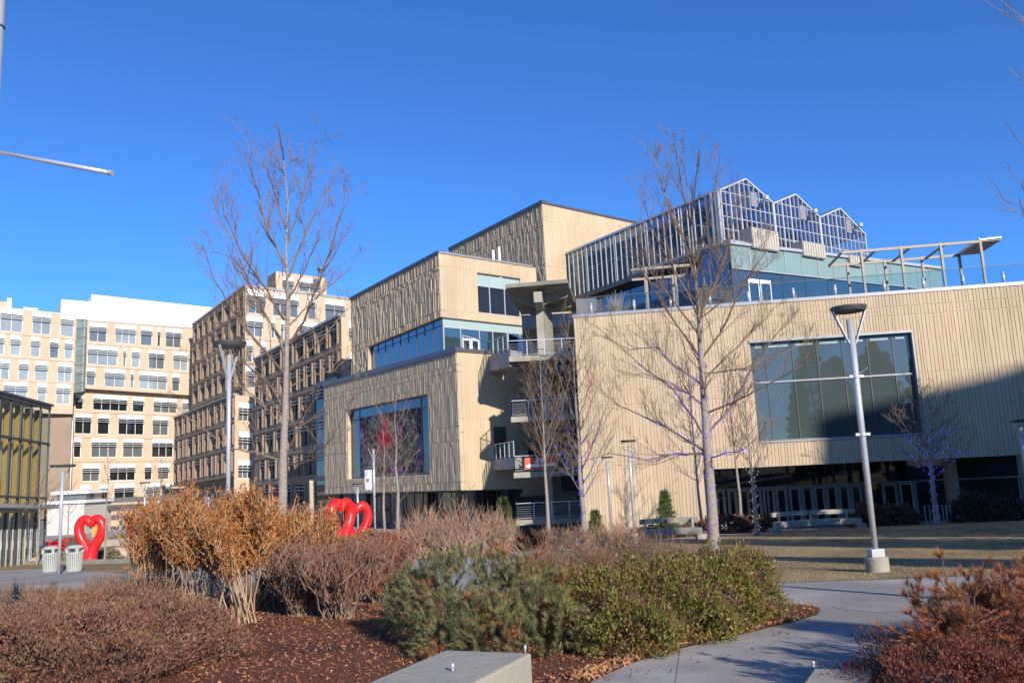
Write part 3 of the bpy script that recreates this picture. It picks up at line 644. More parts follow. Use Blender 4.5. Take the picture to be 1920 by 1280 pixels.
# gables
eav = [(1350, 357), (1448, 382), (1535, 408), (1621, 441)]; rid = [(1396, 336.5), (1489.5, 365), (1573, 391.5)]
pe = [plan_hit(x, y, AG, DR) for x, y in eav]; ze = [zhit(x, y, p) for (x, y), p in zip(eav, pe)]
prg = [plan_hit(x, y, AG, DR) for x, y in rid]; zr_ = [zhit(x, y, p) for (x, y), p in zip(rid, prg)]
ze[0] = zgt[0]; pe[0] = AG
gl = 19.5 * 1.0
for i in range(3):
    P0, P1, Rr = pe[i], pe[i + 1], prg[i]; zb0 = zgb[0] - .1
    fr = Face(P0, P1, (zb0, zb0), (ze[i], ze[i + 1])); nn = fr.n
    def top(a):
        ar = (Rr - P0).length; return ze[i] + (zr_[i] - ze[i]) * a / ar if a <= ar else zr_[i] + (ze[i + 1] - zr_[i]) * (a - ar) / (fr.L - ar)
    bay = []
    k = MB(); nb = 11
    pt = lambda a, z, d=0: Vector((P0.x + fr.u.x * a + nn.x * d, P0.y + fr.u.y * a + nn.y * d, z))
    for j in range(nb + 1):
        a = fr.L * j / nb; wd = .12 if j in (0, 2, 4, nb) else .05
        a_c = min(max(a, wd / 2), fr.L - wd / 2)
        k.beam(pt(a_c, zb0, .06), pt(a_c, top(a_c), .06), wd, .12, up=(nn.x, nn.y, 0))
    for z in np.arange(zb0 + 1.25, zr_[i], 1.0):
        aa = [a for a in np.linspace(0, fr.L, 60) if top(a) > z]
        if len(aa) > 2: k.beam(pt(aa[0], z, .02), pt(aa[-1], z, .02), .06, .06)
    ar = (Rr - P0).length
    k.beam(pt(0, ze[i], .08), pt(ar, zr_[i], .08), .12, .14, up=(nn.x, nn.y, 0)); k.beam(pt(ar, zr_[i], .08), pt(fr.L, ze[i + 1], .08), .12, .14, up=(nn.x, nn.y, 0))
    k.build('gable_frame', M['gh_frame'], mus)
    k = MB(); k.poly([pt(0, zb0), pt(fr.L, zb0), pt(fr.L, ze[i + 1]), pt(ar, zr_[i]), pt(0, ze[i])]); k.build('gable_glazing', M['gh_glass'], mus)
    # roof slopes running back
    bk = Vector((DL.x * GS.L, DL.y * GS.L, 0)); zdr = (zgt[1] - zgt[0])
    bk.z = zdr
    k = MB(); k.poly([pt(0, ze[i]), pt(ar, zr_[i]), pt(ar, zr_[i]) + bk, pt(0, ze[i]) + bk]); k.poly([pt(ar, zr_[i]), pt(fr.L, ze[i + 1]), pt(fr.L, ze[i + 1]) + bk, pt(ar, zr_[i]) + bk]); k.build('greenhouse_roof', M['gh_roof'], mus)
    k = MB()
    for s_ in range(0, 15):
        f0 = bk * (s_ / 14)
        k.beam(pt(0, ze[i] - .05) + f0, pt(ar, zr_[i] - .05) + f0, .07, .08); k.beam(pt(ar, zr_[i] - .05) + f0, pt(fr.L, ze[i + 1] - .05) + f0, .07, .08)
    k.beam(pt(ar, zr_[i] + .03), pt(ar, zr_[i] + .03) + bk, .12, .1); k.beam(pt(fr.L, ze[i + 1] + .02), pt(fr.L, ze[i + 1] + .02) + bk, .2, .15)
    k.build('rafters', M['alu'], mus)
    # white vent panel and fan hood on each gable
    ap, zp = fr.L * .62, (ze[i] + zr_[i]) / 2 - 1.5
    k = MB(); k.beam(pt(ap, zp, .12), pt(ap, zp + 1.2, .12), .75, .06, up=(nn.x, nn.y, 0)); k.build('vent_panel', M['coping'], mus)
    k = MB(); q0 = pt(ap + .5, zp + .3, .1); k.tube([q0, q0 + Vector((nn.x * .8, nn.y * .8, .2))], .07, 8); q1 = q0 + Vector((nn.x * .85, nn.y * .85, .25)); k.tube([q1 - Vector((0, 0, .16)), q1 + Vector((0, 0, .16))], .2, 12); k.build('floodlight', M['frame_grey'], mus)
# columns & added dark sheets inside the greenhouse
k = MB(); ctr = (pe[0] + pe[3]) / 2
for i in range(4):
    for s_ in range(0, 6):
        p = pe[i] + DL * (GS.L * s_ / 5 * .96 + .3); k.box(p.x - .07, p.x + .07, p.y - .07, p.y + .07, zgb[0] - .5, ze[i] + zdr * s_ / 5 - .1)
for s_ in range(5):
    p, q = pe[0] + DL * (3 + s_ * 3.6), pe[3] + DL * (3 + s_ * 3.6); z = ze[3] + zdr * s_ / 5 - .6
    k.beam((p.x, p.y, z), (q.x, q.y, z), .1, .12); k.beam((p.x, p.y, z - 1.6), (q.x, q.y, z - 1.6), .06, .06)
k.build('greenhouse_frame', M['alu'], mus)
k = MB()
bl_ = lambda p, d, s, z0, z1: k.box8([(p.x, p.y, z0), (p.x + d.x * s, p.y + d.y * s, z0), (p.x + d.x * s + .01, p.y + d.y * s + .01, z0), (p.x + .01, p.y + .01, z0), (p.x, p.y, z1), (p.x + d.x * s, p.y + d.y * s, z1), (p.x + d.x * s + .01, p.y + d.y * s + .01, z1), (p.x + .01, p.y + .01, z1)])
p = [pe[0] + DL * .8 + DR * 1.6, pe[0] + DL * GS.L + DR * 1.6]
k.prism([(p[0].x, p[0].y, zgb[0] - .5), (p[1].x, p[1].y, zgb[1] - .5), (p[1].x, p[1].y, zgt[1] - .25), (p[0].x, p[0].y, zgt[0] - .25)], (DR.x * .1, DR.y * .1, 0)); k.build('added_dark_sheet', M['interior_gh'], mus)  # dark sheet added to stand for the dim greenhouse inside
k = MB(); p = [pe[0] + DL * 5 + DR * .3, pe[3] + DL * 5]
q_ = []
for i in range(3): q_ += [(pe[i], ze[i]), (prg[i], zr_[i])]
q_ += [(pe[3], ze[3])]
o_ = DL * 5; zs_ = zdr * 5 / GS.L - .55
for (a_, za_), (b_, zb_) in zip(q_, q_[1:]):
    k.prism([(a_.x + o_.x, a_.y + o_.y, zgb[0] - .5), (b_.x + o_.x, b_.y + o_.y, zgb[0] - .5), (b_.x + o_.x, b_.y + o_.y, zb_ + zs_), (a_.x + o_.x, a_.y + o_.y, za_ + zs_)], (DL.x * .1, DL.y * .1, 0))
k.build('added_dark_sheet', M['interior_gh'], mus)  # more dark sheets, added to dim the view through the gables
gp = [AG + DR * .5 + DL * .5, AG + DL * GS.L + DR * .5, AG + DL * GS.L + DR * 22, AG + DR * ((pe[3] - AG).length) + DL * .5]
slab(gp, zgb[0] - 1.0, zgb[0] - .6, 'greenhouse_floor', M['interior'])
# plants in the greenhouse (dark mass low down)
# top floor glazing, left side
zt0 = ztop - .9
TL_ = Face(AG - GS.n * .8 + DL * -.2, BG - GS.n * .8, (zt0, zt0), (zgb[0] - .05, zgb[1] - .05))
window(TL_, (0, TL_.L, 0, 1), mus, 'pane_blue', nmull=9, depth=0, fw=.07, frame='frame_dark')
# spandrel band on the right-hand side
AS = at(1372, 500, 61.0); AS = Vector((AS.x, AS.y)); ES = plan_hit(1768, 540, AS, DR)
SP = Face(AS, ES, (zhit(1373, 502, AS), zhit(1768, 545, ES)), (zhit(1370, 458, AS), zhit(1768, 505, ES)))
k = MB(); SP.box(k, 0, SP.L, 0, 1, -.3, 0); k.build('spandrel_band', M['spandrel'], mus)
k = MB(); SP.box(k, -.1, SP.L + .1, 1.0, 1.12, -.5, .2); SP.box(k, 0, SP.L, -.03, 0.005, -.31, .06)
for i in range(1, 14): a = SP.L * i / 14; SP.box(k, a - .035, a + .035, 0.01, 1, -.02, .07)
k.build('band_frame', M['frame_grey'], mus)
SG = Face(AS + DL * .1, ES + DL * .1, (zt0, zt0), (SP.zb[0] - .02, SP.zb[1] - .02))
window(SG, (0, SG.L, 0, 1), mus, 'pane_teal', nmull=10, depth=0, fw=.08, frame='frame_dark')
SL = Face(AS, AS + DL * 3, (zt0, zt0), (SP.zt[0], SP.zt[0])); window(SL, (0, SL.L, 0, 1), mus, 'pane_blue', nmull=2, depth=0, fw=.07, frame='frame_dark')
for (p, q) in ((1404, 1424), (1426, 1446)):
    a, b2 = SG.inv(p, 560)[0], SG.inv(q, 560)[0]; tt = SG.inv(1425, 525)[1]
    k = MB(); SG.box(k, a, a + .1, 0, tt, .05, .1); SG.box(k, b2 - .1, b2, 0, tt, .05, .1); SG.box(k, a + .1, b2 - .1, tt - .05, tt, .05, .1); k.build('door', M['white_alu'], mus)
TPp = [AS + DR * .3 + DL * .3, ES + DL * .3, ES + DL * 12, AS + DL * 12 + DR * .3]
slab(TPp, SP.zt[1] - .7, SP.zt[1] - .4, 'roof', M['concrete_grey'])
# louvred roof units in front of the gables
for (x0, y0, x1, y1, h) in ((1408, 425, 1458, 437, 31), (1504, 451, 1546, 463, 20), (1592, 477, 1615, 483, 12)):
    p = plan_hit(x0, y0, AG - Vector(DL) * 1.2, DR); q = plan_hit(x1, y1, AG - Vector(DL) * 1.2, DR)
    u_ = Face(p, q, (zhit(x0, y0 + h + 8, p), zhit(x0, y0 + h + 8, p)), (zhit(x0, y0, p), zhit(x0, y0, p))); t_ = thing('roof_unit', (p.x, p.y, u_.zb[0]), 'louvred air handling unit on the roof before the %s greenhouse gable' % {1408: 'tallest left', 1504: 'middle', 1592: 'rightmost'}[x0], 'roof unit', 'louvred air handling units on the museum roof')
    k = MB(); u_.box(k, 0, u_.L, 0, 1, -2.5, 0); k.build('casing', M['concrete_grey'], t_)
    k = MB(); n_ = int(u_.L / .3)
    for i in range(n_): a = u_.L * (i + .2) / n_; u_.box(k, a, a + .24, .04, .96, 0, .05)
    k.build('louvres', M['pale_louvre'], t_)

# --- stair tower with landings
YS = 56.0
def fx(px, py, Y=YS): return at(px, py, Y)
col0 = fx(1008, 600); col1 = fx(1034, 600)
# big pylon
k = MB(); xl, xr = fx(1007.7, 640, 57.2).x, fx(1021.5, 640, 57.2).x
k.prism([(xl, 57.2, 0), (xr, 57.2, 0), (xr + .75, 60.2, 0), (xl + .5, 60.2, 0)], (0, 0, zhit(1010, 568, (0, 57.2)))); k.build('stair_pylon', M['concrete'], mus)
# canopy: tilted slab seen from below
YC = 54.6
c1 = at(947.5, 540, YC); c2 = at(1064.5, 530, YC)
zc_ = (c1.z + c2.z) / 2
cb = at(1083, 583, 60.2); ca = at(978, 590, 60.2)
k = MB(); P = [Vector((c1.x, c1.y, c1.z)), Vector((c2.x, c2.y, c2.z)), cb, ca]
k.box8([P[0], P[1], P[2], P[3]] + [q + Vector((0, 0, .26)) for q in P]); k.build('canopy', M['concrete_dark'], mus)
k = MB(); s0 = at(1008, 548, 55.2); s1 = at(1018, 588, 60); s0.z -= .05
k.box8([s0 + Vector((-.28, 0, -.62)), s0 + Vector((.28, 0, -.62)), s1 + Vector((.28, 0, -.55)), s1 + Vector((-.28, 0, -.55)), s0 + Vector((-.28, 0, .1)), s0 + Vector((.28, 0, .1)), s1 + Vector((.28, 0, .1)), s1 + Vector((-.28, 0, .1))])
k.build('canopy_beam', M['concrete'], mus)
for sx in (1, -1):
    for yy_, z_ in ((56.6, -.35), (58.6, -.75)):
        k = MB(); x0 = (xl + xr) / 2; f0 = (yy_ - YC) / (60.2 - YC); xe = (P[1].x + (P[2].x - P[1].x) * f0 - .25) if sx > 0 else (P[0].x + (P[3].x - P[0].x) * f0 + .25)
        zt_ = P[1].z + (P[2].z - P[1].z) * f0 if sx > 0 else P[0].z + (P[3].z - P[0].z) * f0
        za = zt_
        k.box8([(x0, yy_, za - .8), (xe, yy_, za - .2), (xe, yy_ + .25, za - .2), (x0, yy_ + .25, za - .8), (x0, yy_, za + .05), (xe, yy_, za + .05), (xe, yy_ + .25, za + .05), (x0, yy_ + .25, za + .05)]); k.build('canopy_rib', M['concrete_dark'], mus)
def railing(path, h=1.07, parent=mus, post=.045, gapp=1.15, cables=6, m='alu'):
    k = MB()
    for a, b2 in zip(path, path[1:]):
        a = Vector(a); b2 = Vector(b2); L_ = (b2 - a).length; n_ = max(1, round(L_ / gapp))
        for i in range(n_ + 1):
            p = a.lerp(b2, i / n_); k.box(p.x - post / 2 - .005, p.x + post / 2 + .005, p.y - post / 2, p.y + post / 2, p.z, p.z + h)
        up = Vector((0, 0, h)); k.beam(a + up, b2 + up, .05, .05)
        for c_i in range(cables): z = Vector((0, 0, .12 + c_i * (h - .2) / cables)); k.beam(a + z, b2 + z, .012 if c_i else .03, .012 if c_i else .03)
    return k.build('railing', M[m], parent)
lands = [(954, 668, 1076, 661, 678), (958, 781, 1076, 774, 791.5), (963, 885.5, 1084, 879, 896), (967, 975, 1090, 969, 985)]
LZ = []
for (x0, y0, x1, y1, yb) in lands:
    a = fx(x0, y0); b2 = fx(x1, y1); zt_ = a.z; zb_ = fx(x0, yb).z; LZ.append(zt_)
    k = MB(); k.box(a.x, b2.x + .6, YS, YS + .25, zb_, zt_); k.box(a.x, a.x + .25, YS + .25, YS + 4.4, zb_, zt_); k.box(a.x + .25, b2.x + .6, YS + .25, YS + 4.4, zt_ - .2, zt_ - .02); k.build('landing', M['concrete'], mus)
    railing([(a.x + .08, YS + 3.8, zt_), (a.x + .08, YS + .1, zt_), (b2.x + .4, YS + .1, zt_)])
# stair flights between landings
for i in range(3):
    z1, z0 = LZ[i], LZ[i + 1]; zm = (z0 + z1) / 2; xa, xb = fx(975, 800).x, fx(1070, 800).x
    for (ya, za, yb_, zb_, x0, x1) in ((59.8, z0, 63.8, zm, xa + 2.6, xb + .6), (63.8, zm, 59.8, z1, xa, xa + 1.9)):
        k = MB(); ns = 12
        for s_ in range(ns):
            ya_ = ya + (yb_ - ya) * s_ / ns; yb2 = ya + (yb_ - ya) * (s_ + 1) / ns; z_ = za + (zb_ - za) * (s_ + 1) / ns
            k.box(x0, x1, min(ya_, yb2), max(ya_, yb2), z_ - .35, z_)
        k.build('stair_flight', M['concrete'], mus)
    k = MB(); k.box(xa - .2, xb + .6, 63.9, 65.2, zm - .2, zm); k.build('landing', M['concrete'], mus)
# bridges from the lower box to landings, grey side panels
def bridge(pa, pb, h, name='bridge'):
    a = Vector(pa); b2 = Vector(pb)
    k = MB(); dy = Vector((.9, 1.4, 0)); k.box8([a - Vector((0, 0, h)), b2 - Vector((0, 0, h)), b2 + dy - Vector((0, 0, h)), a + dy - Vector((0, 0, h)), a, b2, b2 + dy, a + dy]); return k.build(name, M['concrete_grey'], mus)
fa = plan_hit(916, 668, A0, DR)
bridge((fa.x, fa.y, zhit(916, 668, fa)), fx(954, 655, YS + .3), 1.15)
railing([(fa.x, fa.y, zhit(916, 668, fa)), tuple(fx(954, 655, YS + .3))], gapp=1.4)
fr_ = plan_hit(869, 657, A0 - FLr.n * .25, DR)
railing([(fr_.x, fr_.y, FLr.zt[0] + .25), (fa.x, fa.y, zhit(916, 668, fa))], gapp=1.4)
fb = plan_hit(923, 862, A0, DR); bridge((fb.x, fb.y, zhit(923, 862, fb)), fx(964, 857, YS + .3), .75)
railing([(fb.x, fb.y, zhit(923, 862, fb)), tuple(fx(964, 857, YS + .3))], gapp=1.2)
dr = FLr.rect([(926, 799.5), (948, 800), (949.7, 859), (926.7, 860)]); k = MB(); FLr.box(k, *dr, 0, .05); k.build('door', M['door_dark'], mus)
# dark wall added behind the stair to stand for its shade, and the return glazing
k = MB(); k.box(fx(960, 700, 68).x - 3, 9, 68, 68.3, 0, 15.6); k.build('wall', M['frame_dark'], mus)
k = MB(); p1, p2 = at(1036, 560, 64), at(1110, 560, 64); k.poly([(p1.x - 2.5, 64, zt0 - 3), (p2.x + 1, 64, zt0 - 3), (p2.x + 1, 64, at(1036, 560, 64).z - 1.2), (p1.x - 2.5, 64, at(1036, 560, 64).z - 1.2)]); k.build('stair_hall_glazing', M['pane_dark'], mus)
k = MB(); q = at(1082, 560, 58.5); k.box(q.x - .1, q.x + 1.4, 58.5, 58.8, zt0 - 1, at(1085, 560, 58.5).z); k.build('wall', M['coping_dark'], mus)
# banner on second landing
bn = thing('banner', tuple(fx(983.6, 880, YS - .06)), 'orange banner with a white arrow hung on a stair landing railing', 'banner')
p = [fx(983.6, 858, YS - .06), fx(1045, 855, YS - .06), fx(1045, 876, YS - .06), fx(983.6, 880, YS - .06)]
k = MB(); k.prism([p[3], p[2], p[1], p[0]], (0, .015, 0)); k.build('cloth', M['orange'], bn)
k = MB(); q = lambda u, v: p[3].lerp(p[2], u).lerp(p[0].lerp(p[1], u), v) + Vector((0, -.006, 0))
k.poly([q(.03, .28), q(.16, .10), q(.16, .18), q(.95, .18), q(.95, .42), q(.16, .42), q(.16, .5)]); k.build('arrow', M['sign_white'], bn)
k = MB(); k.poly([q(.30, .56), q(.42, .50), q(.58, .52), q(.66, .66), q(.58, .86), q(.46, .92), q(.38, .80)]); k.build('emblem', M['sign_white'], bn)

# --- pergolas on the terrace
def pergola(name, pxs, y0, y1, Yf, dep, label, ext=True, zbase=None):
    A = at(*pxs[0], Yf); B = at(*pxs[1], Yf); z = (A.z + B.z) / 2; t_ = thing(name, (A.x, A.y, zbase), label, 'pergola')
    dz = Vector((0, 0, 0)); back_ = Vector((-nW.x * dep, -nW.y * dep, 0)) ; n_ = y0
    A2_, B2_ = A + back_, B + back_
    k = MB(); k.beam(A, B, .12, .16); k.beam(A2_, B2_, .12, .16)
    for i in range(n_ + 1):
        f = i / n_; k.beam(A.lerp(B, f), A2_.lerp(B2_, f), .10, .12)
    k.build('beams', M['frame_tan'], t_)
    for i in range(y1):
        f = (i + .5) / y1 if y1 < 3 else (.14 + .86 * i / (y1 - 1))
        for q in (A.lerp(B, f), A2_.lerp(B2_, f)):
            k = MB(); k.box(q.x - .07, q.x + .07, q.y - .07, q.y + .07, zbase, q.z + .12); k.build('post', M['frame_tan'], t_)
    return t_, A, B, back_
t_, A, B, bk_ = pergola('pergola', ((1577.6, 474), (1837, 452.7)), 4, 4, 50.2, 3.4, 'long open taupe steel pergola with slatted shade above the right wing', zbase=ztop - .9)
k = MB(); e0 = B + Vector((0, 0, .1)); ex = (B - A).normalized() * 1.35
for i in range(22):
    f = i / 21; p = e0 + bk_ * f - (B - A).normalized() * .05; k.beam(p, p + ex + Vector((0, 0, .05)), .09, .09)
for f in (0, .5, 1): k.beam(e0 + ex * f + Vector((0, 0, .07)), e0 + ex * f + bk_ + Vector((0, 0, .07)), .07, .12)
k.build('shade_slats', M['sign_white'], t_)
k = MB(); e1 = e0 - Vector((0, 0, .12)); k.box8([e1, e1 + ex, e1 + ex + bk_, e1 + bk_, e1 + Vector((0, 0, .04)), e1 + ex + Vector((0, 0, .04)), e1 + ex + bk_ + Vector((0, 0, .04)), e1 + bk_ + Vector((0, 0, .04))]); k.build('shade_panel', M['frame_tan'], t_)
t2, A_, B_, bk2 = pergola('pergola', ((1183, 506), (1292, 497)), 1, 2, 54, 3.0, 'short taupe steel pergola behind the tallest tree, before the blue glazing', zbase=ztop - .9)

# ornamental grasses on the terrace
def grass_clump(base, h, n_, label, cols, spread=.7, name='ornamental_grass', cat='ornamental grass', group=None):
    P = []; mb = []
    V_, F_ = [], []
    for i in range(n_):
        a = RNG.uniform(0, 6.283); l = h * RNG.uniform(.6, 1.1); lean = RNG.uniform(.05, spread)
        p0 = np.array(base) + [RNG.normal(0, .08), RNG.normal(0, .08), 0]; prev = None; wv = np.array([-math.sin(a), math.cos(a), 0]) * .012 * max(1, h)
        for j in range(5):
            f = j / 4; p = p0 + np.array([math.cos(a), math.sin(a), 0]) * lean * l * f ** 1.7 + np.array([0, 0, l * (f - .35 * lean * f * f)])
            w_ = wv * (1 - f * .9); V_ += [p - w_, p + w_]
            if j: b = len(V_) - 4; F_.append((b, b + 1, b + 3, b + 2))
    o = npmesh(name, np.array(V_), np.array(F_), islandmat(name, cols, .8, .3), loc=base); tag(o, label, cat, group); return o
GC = [(.62, .50, .30), (.48, .36, .18), (.70, .60, .42), (.4, .3, .15)]
for px, Y, h, lb in ((1152, 54, 2.3, 'tall straw-coloured ornamental grass behind the left end of the terrace railing'), (1375, 54, 1.6, 'straw-coloured ornamental grass beside the terrace glass corner'), (1490, 53, 1.5, 'straw-coloured ornamental grass left of the long pergola')):
    p = at(px, 560, Y); grass_clump((p.x, p.y, ztop - .9), h + .9, 380, lb, GC, .8, group='ornamental grasses on the roof terrace')

# ================================================================== OFFICES ON THE LEFT
def strip(face, k, ts, dep=.18, e=.02):
    for t in ts: face.box(k, -.05, face.L + .05, t - e / 2, t + e / 2, 0, dep)
offL = thing('office_building', (-90, 150, 0), 'sunlit tan office block with white rooftop plant room at the far left', 'office building')
# right part (px 162..354)
PB = at(162, 660, 155); PB = Vector((PB.x, PB.y)); QB = plan_hit(367, 670, PB, DR)
L2 = Face(PB, QB, (zhit(160, 728, PB), zhit(354, 742, QB)), (zhit(165, 601, PB), zhit(356, 617, QB)))
def row(face, yt, yb, xref, rngs, dy=0):
    t1 = face.inv(xref, yt)[1]; t0 = face.inv(xref, yb)[1]
    return [(max(face.inv(a, (yt + yb) / 2)[0], .05), min(face.inv(b, (yt + yb) / 2)[0], face.L - .05), t0, t1) for a, b in rngs]
rows = row(L2, 606, 641, 184, [(167, 200.6), (216, 255.5), (264, 286), (295.7, 301.6), (311, 340.5)]) + row(L2, 648, 684, 184, [(164, 221), (231, 237), (247, 262.5), (279, 309), (325, 353)]) + row(L2, 689, 722.6, 170, [(161.7, 179), (196, 235), (245, 251), (261, 313.5), (323, 337.5)])
k = MB(); L2.wall(k, rows, d0=-.6); strip(L2, k, (L2.inv(184, 645)[1], L2.inv(184, 686.5)[1]), .12); k.build('wall', M['tan'], offL)
for r in rows: window(L2, r, offL, random.choice(['pane_light', 'pane', 'pane', 'pane_dark']), nmull=max(1, round((r[1] - r[0]) / 1.5)), header=.75, louv=2, depth=.3, frame='white_alu', fw=.09)
# lower part, set back under the overhang
L3 = offs(L2, -1.6); zb3 = 0
PB3 = plan_hit(137, 800, L3.A, L3.u)
L3 = Face(PB3, L3.B, (0, 0), (L2.zb[0] + .3, L2.zb[1] + .3))
rows = row(L3, 738, 767, 148, [(141, 156.5), (174.5, 239.5), (249, 270.6), (288, 332), (343, 354)]) + row(L3, 775, 813, 155, [(140, 172), (183, 205), (222, 270), (286, 316)]) + row(L3, 821, 857, 160, [(138, 152), (171, 219), (230.5, 268), (285, 325)]) + row(L3, 870, 902, 170, [(154, 187), (205.5, 254), (271, 285), (296, 317.5)]) + row(L3, 909, 938, 160, [(151, 169), (187, 202), (214, 252.5), (275, 301), (312, 324)])
rows = [r for r in rows if r[1] > r[0] + .4]
k = MB(); L3.wall(k, rows, d0=-.6); strip(L3, k, [L3.inv(160, y)[1] for y in (771, 818, 863)], .14); k.build('wall', M['tan'], offL)
for r in rows: window(L3, r, offL, random.choice(['pane_dark', 'pane_dark', 'pane_dark', 'pane', 'pane_light']), nmull=max(1, round((r[1] - r[0]) / 1.5)), header=.75, louv=2, depth=.3, frame='white_alu', fw=.09)
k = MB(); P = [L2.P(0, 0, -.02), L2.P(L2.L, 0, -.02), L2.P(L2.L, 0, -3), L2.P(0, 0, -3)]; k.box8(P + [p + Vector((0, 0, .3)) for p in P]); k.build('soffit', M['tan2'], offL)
# left part
PA = at(-60, 640, 141); PA = Vector((PA.x, PA.y)); DA = (Vector(DR)); PA2 = plan_hit(141, 650, PA, DA)
L1 = Face(PA, PA2, (zhit(-60, 765, PA) - .5, zhit(135, 776, PA2)), (zhit(-60, 572, PA), zhit(141, 592.5, PA2)))
rows = row(L1, 587, 627, 78, [(-40, 0 - 4), (0, 43), (60.5, 95.6), (113.6, 139)]) + row(L1, 633, 670, 80, [(-30, 8), (19, 39), (57, 75.5), (93, 110.6), (121, 137)]) + row(L1, 676, 713, 60, [(-30, 17.6), (35, 54), (65, 90), (108, 135)]) + row(L1, 718, 757, 80, [(6.5, 51.6), (70, 87), (105, 132)])
k = MB(); L1.wall(k, rows, d0=-.6); strip(L1, k, [L1.inv(78, y)[1] for y in (630, 673, 715)], .12); k.build('wall', M['tan'], offL)
for r in rows: window(L1, r, offL, random.choice(['pane_light', 'pane_light', 'pane']), nmull=max(1, round((r[1] - r[0]) / 1.5)), header=.75, louv=2, depth=.3, frame='white_alu', fw=.09)
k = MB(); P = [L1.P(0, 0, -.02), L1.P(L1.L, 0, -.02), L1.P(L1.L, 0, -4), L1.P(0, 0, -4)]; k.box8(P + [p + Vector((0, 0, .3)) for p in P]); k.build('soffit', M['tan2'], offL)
# its recessed base with glass
L4 = offs(L1, -2.5); L4 = Face(L4.A, plan_hit(136, 850, L4.A, L4.u), (0, 0), (L1.zb[0] + .2, L1.zb[1] + .2))
k = MB(); r4 = [(L4.inv(103, 850)[0], L4.L - .1, .1, .97)]; L4.wall(k, r4); k.build('wall', M['tan2'], offL)
window(L4, r4[0], offL, 'pane', nmull=3, depth=.1, frame='white_alu', trans=(.27, .52, .6, .84), fw=.14)
# glass joint
J = Face(plan_hit(141, 650, L1.A - L1.n * 1.0, DR), plan_hit(162, 650, PB - L2.n * 1.0, DR), (zhit(134, 735, L1.B), zhit(158, 732, PB)), (zhit(141, 601, L1.B) + .5, zhit(163, 601, PB) + .5))
k = MB(); J.box(k, 0, J.L, 0, 1, -.3, 0); k.build('glass_joint', M['green_glass'], offL)
k = MB()
for t in np.linspace(0, 1, 9): J.box(k, 0, J.L, t - .003, t + .003, 0, .08)
for a in (.05, J.L * .75): J.box(k, a, a + .12, 0, 1, 0, .09)
k.build('joint_frame', M['frame_grey'], offL)
# body
bd = [L2.A - L2.n * 2.4, L2.B - L2.n * 2.4, L2.B - L2.n * 20, L2.A - L2.n * 20]
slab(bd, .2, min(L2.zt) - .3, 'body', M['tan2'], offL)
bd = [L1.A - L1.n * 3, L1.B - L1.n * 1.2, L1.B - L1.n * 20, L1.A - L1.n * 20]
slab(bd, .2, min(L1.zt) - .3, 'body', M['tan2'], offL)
c = MB(); L1.box(c, -.1, L1.L + .1, 1, 1.012, -.5, .1); L2.box(c, -.1, L2.L + .1, 1, 1.02, -.5, .12); c.build('coping', M['coping'], offL)
# white plant room
def slabface(px0, y0, px1, y1, yb0, yb1, Y, name, parent, dep=12, m='white', ribs=0):
    A = at(px0, y0, Y); A = Vector((A.x, A.y)); B = plan_hit(px1, y1, A, DR)
    f = Face(A, B, (zhit(px0, yb0, A), zhit(px1, yb1, B)), (zhit(px0, y0, A), zhit(px1, y1, B))); k = MB(); f.box(k, 0, f.L, 0, 1, -dep, 0)
    if ribs:
        for i in range(ribs): a = f.L * (i + .5) / ribs; f.box(k, a - .04, a + .04, .0, 1, 0, .05)
    return k.build(name, M[m], parent), f
slabface(115, 561, 173, 566, 605, 607, 160, 'plant_room', offL, ribs=16)
slabface(172, 552, 402, 577, 612, 632, 162, 'plant_room', offL, ribs=70)
slabface(44, 575.5, 71, 578, 590, 592, 150, 'plant_room', offL, dep=5)
slabface(-40, 562, 15, 566, 582, 584, 150, 'plant_room', offL, dep=5, m='tan')
slabface(14, 558, 22, 559, 580, 580, 152, 'chimney', offL, dep=1)

# middle tower M
AM = at(459.5, 650, 134); AM = Vector((AM.x, AM.y)); DLm = Vector((math.sin(R(-35.3)), math.cos(R(-35.3)))); BM = plan_hit(361, 650, AM, DLm)
offM = thing('office_building', (AM.x, AM.y, 0), 'tall tan office tower with a shaded gridded side and stepped penthouse, in the middle', 'office building')
MS = Face(AM, BM, (0, 0), (zhit(460, 537.5, AM), zhit(362, 610, BM)))
rnd = random.Random(5)
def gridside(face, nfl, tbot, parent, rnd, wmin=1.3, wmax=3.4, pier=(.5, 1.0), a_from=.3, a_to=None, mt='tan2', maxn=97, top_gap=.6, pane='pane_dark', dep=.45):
    H = face.zt[0] - face.zb[0]; holes = []; a_to = a_to or face.L - .3; fh = (1 - tbot) / nfl
    for i in range(nfl):
        t0 = tbot + i * fh + .55 / H; t1 = tbot + (i + 1) * fh - .35 / H; a = a_from + rnd.uniform(0, .6)
        while a < a_to - wmin:
            w_ = min(rnd.uniform(wmin, wmax), a_to - a); holes.append((a, a + w_, t0, t1)); a += w_ + rnd.uniform(*pier)
    k = MB(); face.wall(k, holes, d0=-.6); strip(face, k, [tbot + i * fh for i in range(nfl)] + [1 - .01], .17, .26 / H)
    for h in holes:
        face.box(k, h[0] - .16, h[0], h[2], h[3], 0, .24); face.box(k, h[1], h[1] + .10, h[2], h[3], 0, .12)
    k.build('wall', M[mt], parent)
    for h in holes[:maxn]:
        window(face, h, parent, pane, nmull=max(1, round((h[1] - h[0]) / 1.1)), header=0, louv=2, depth=dep, frame='frame_grey', fw=.08, lp=.12)
    return holes
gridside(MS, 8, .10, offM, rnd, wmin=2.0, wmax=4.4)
EM = plan_hit(662, 620, AM, DR)
MF = Face(AM, EM, (0, 0), (MS.zt[0], zhit(657, 562, plan_hit(657, 600, AM, DR))))
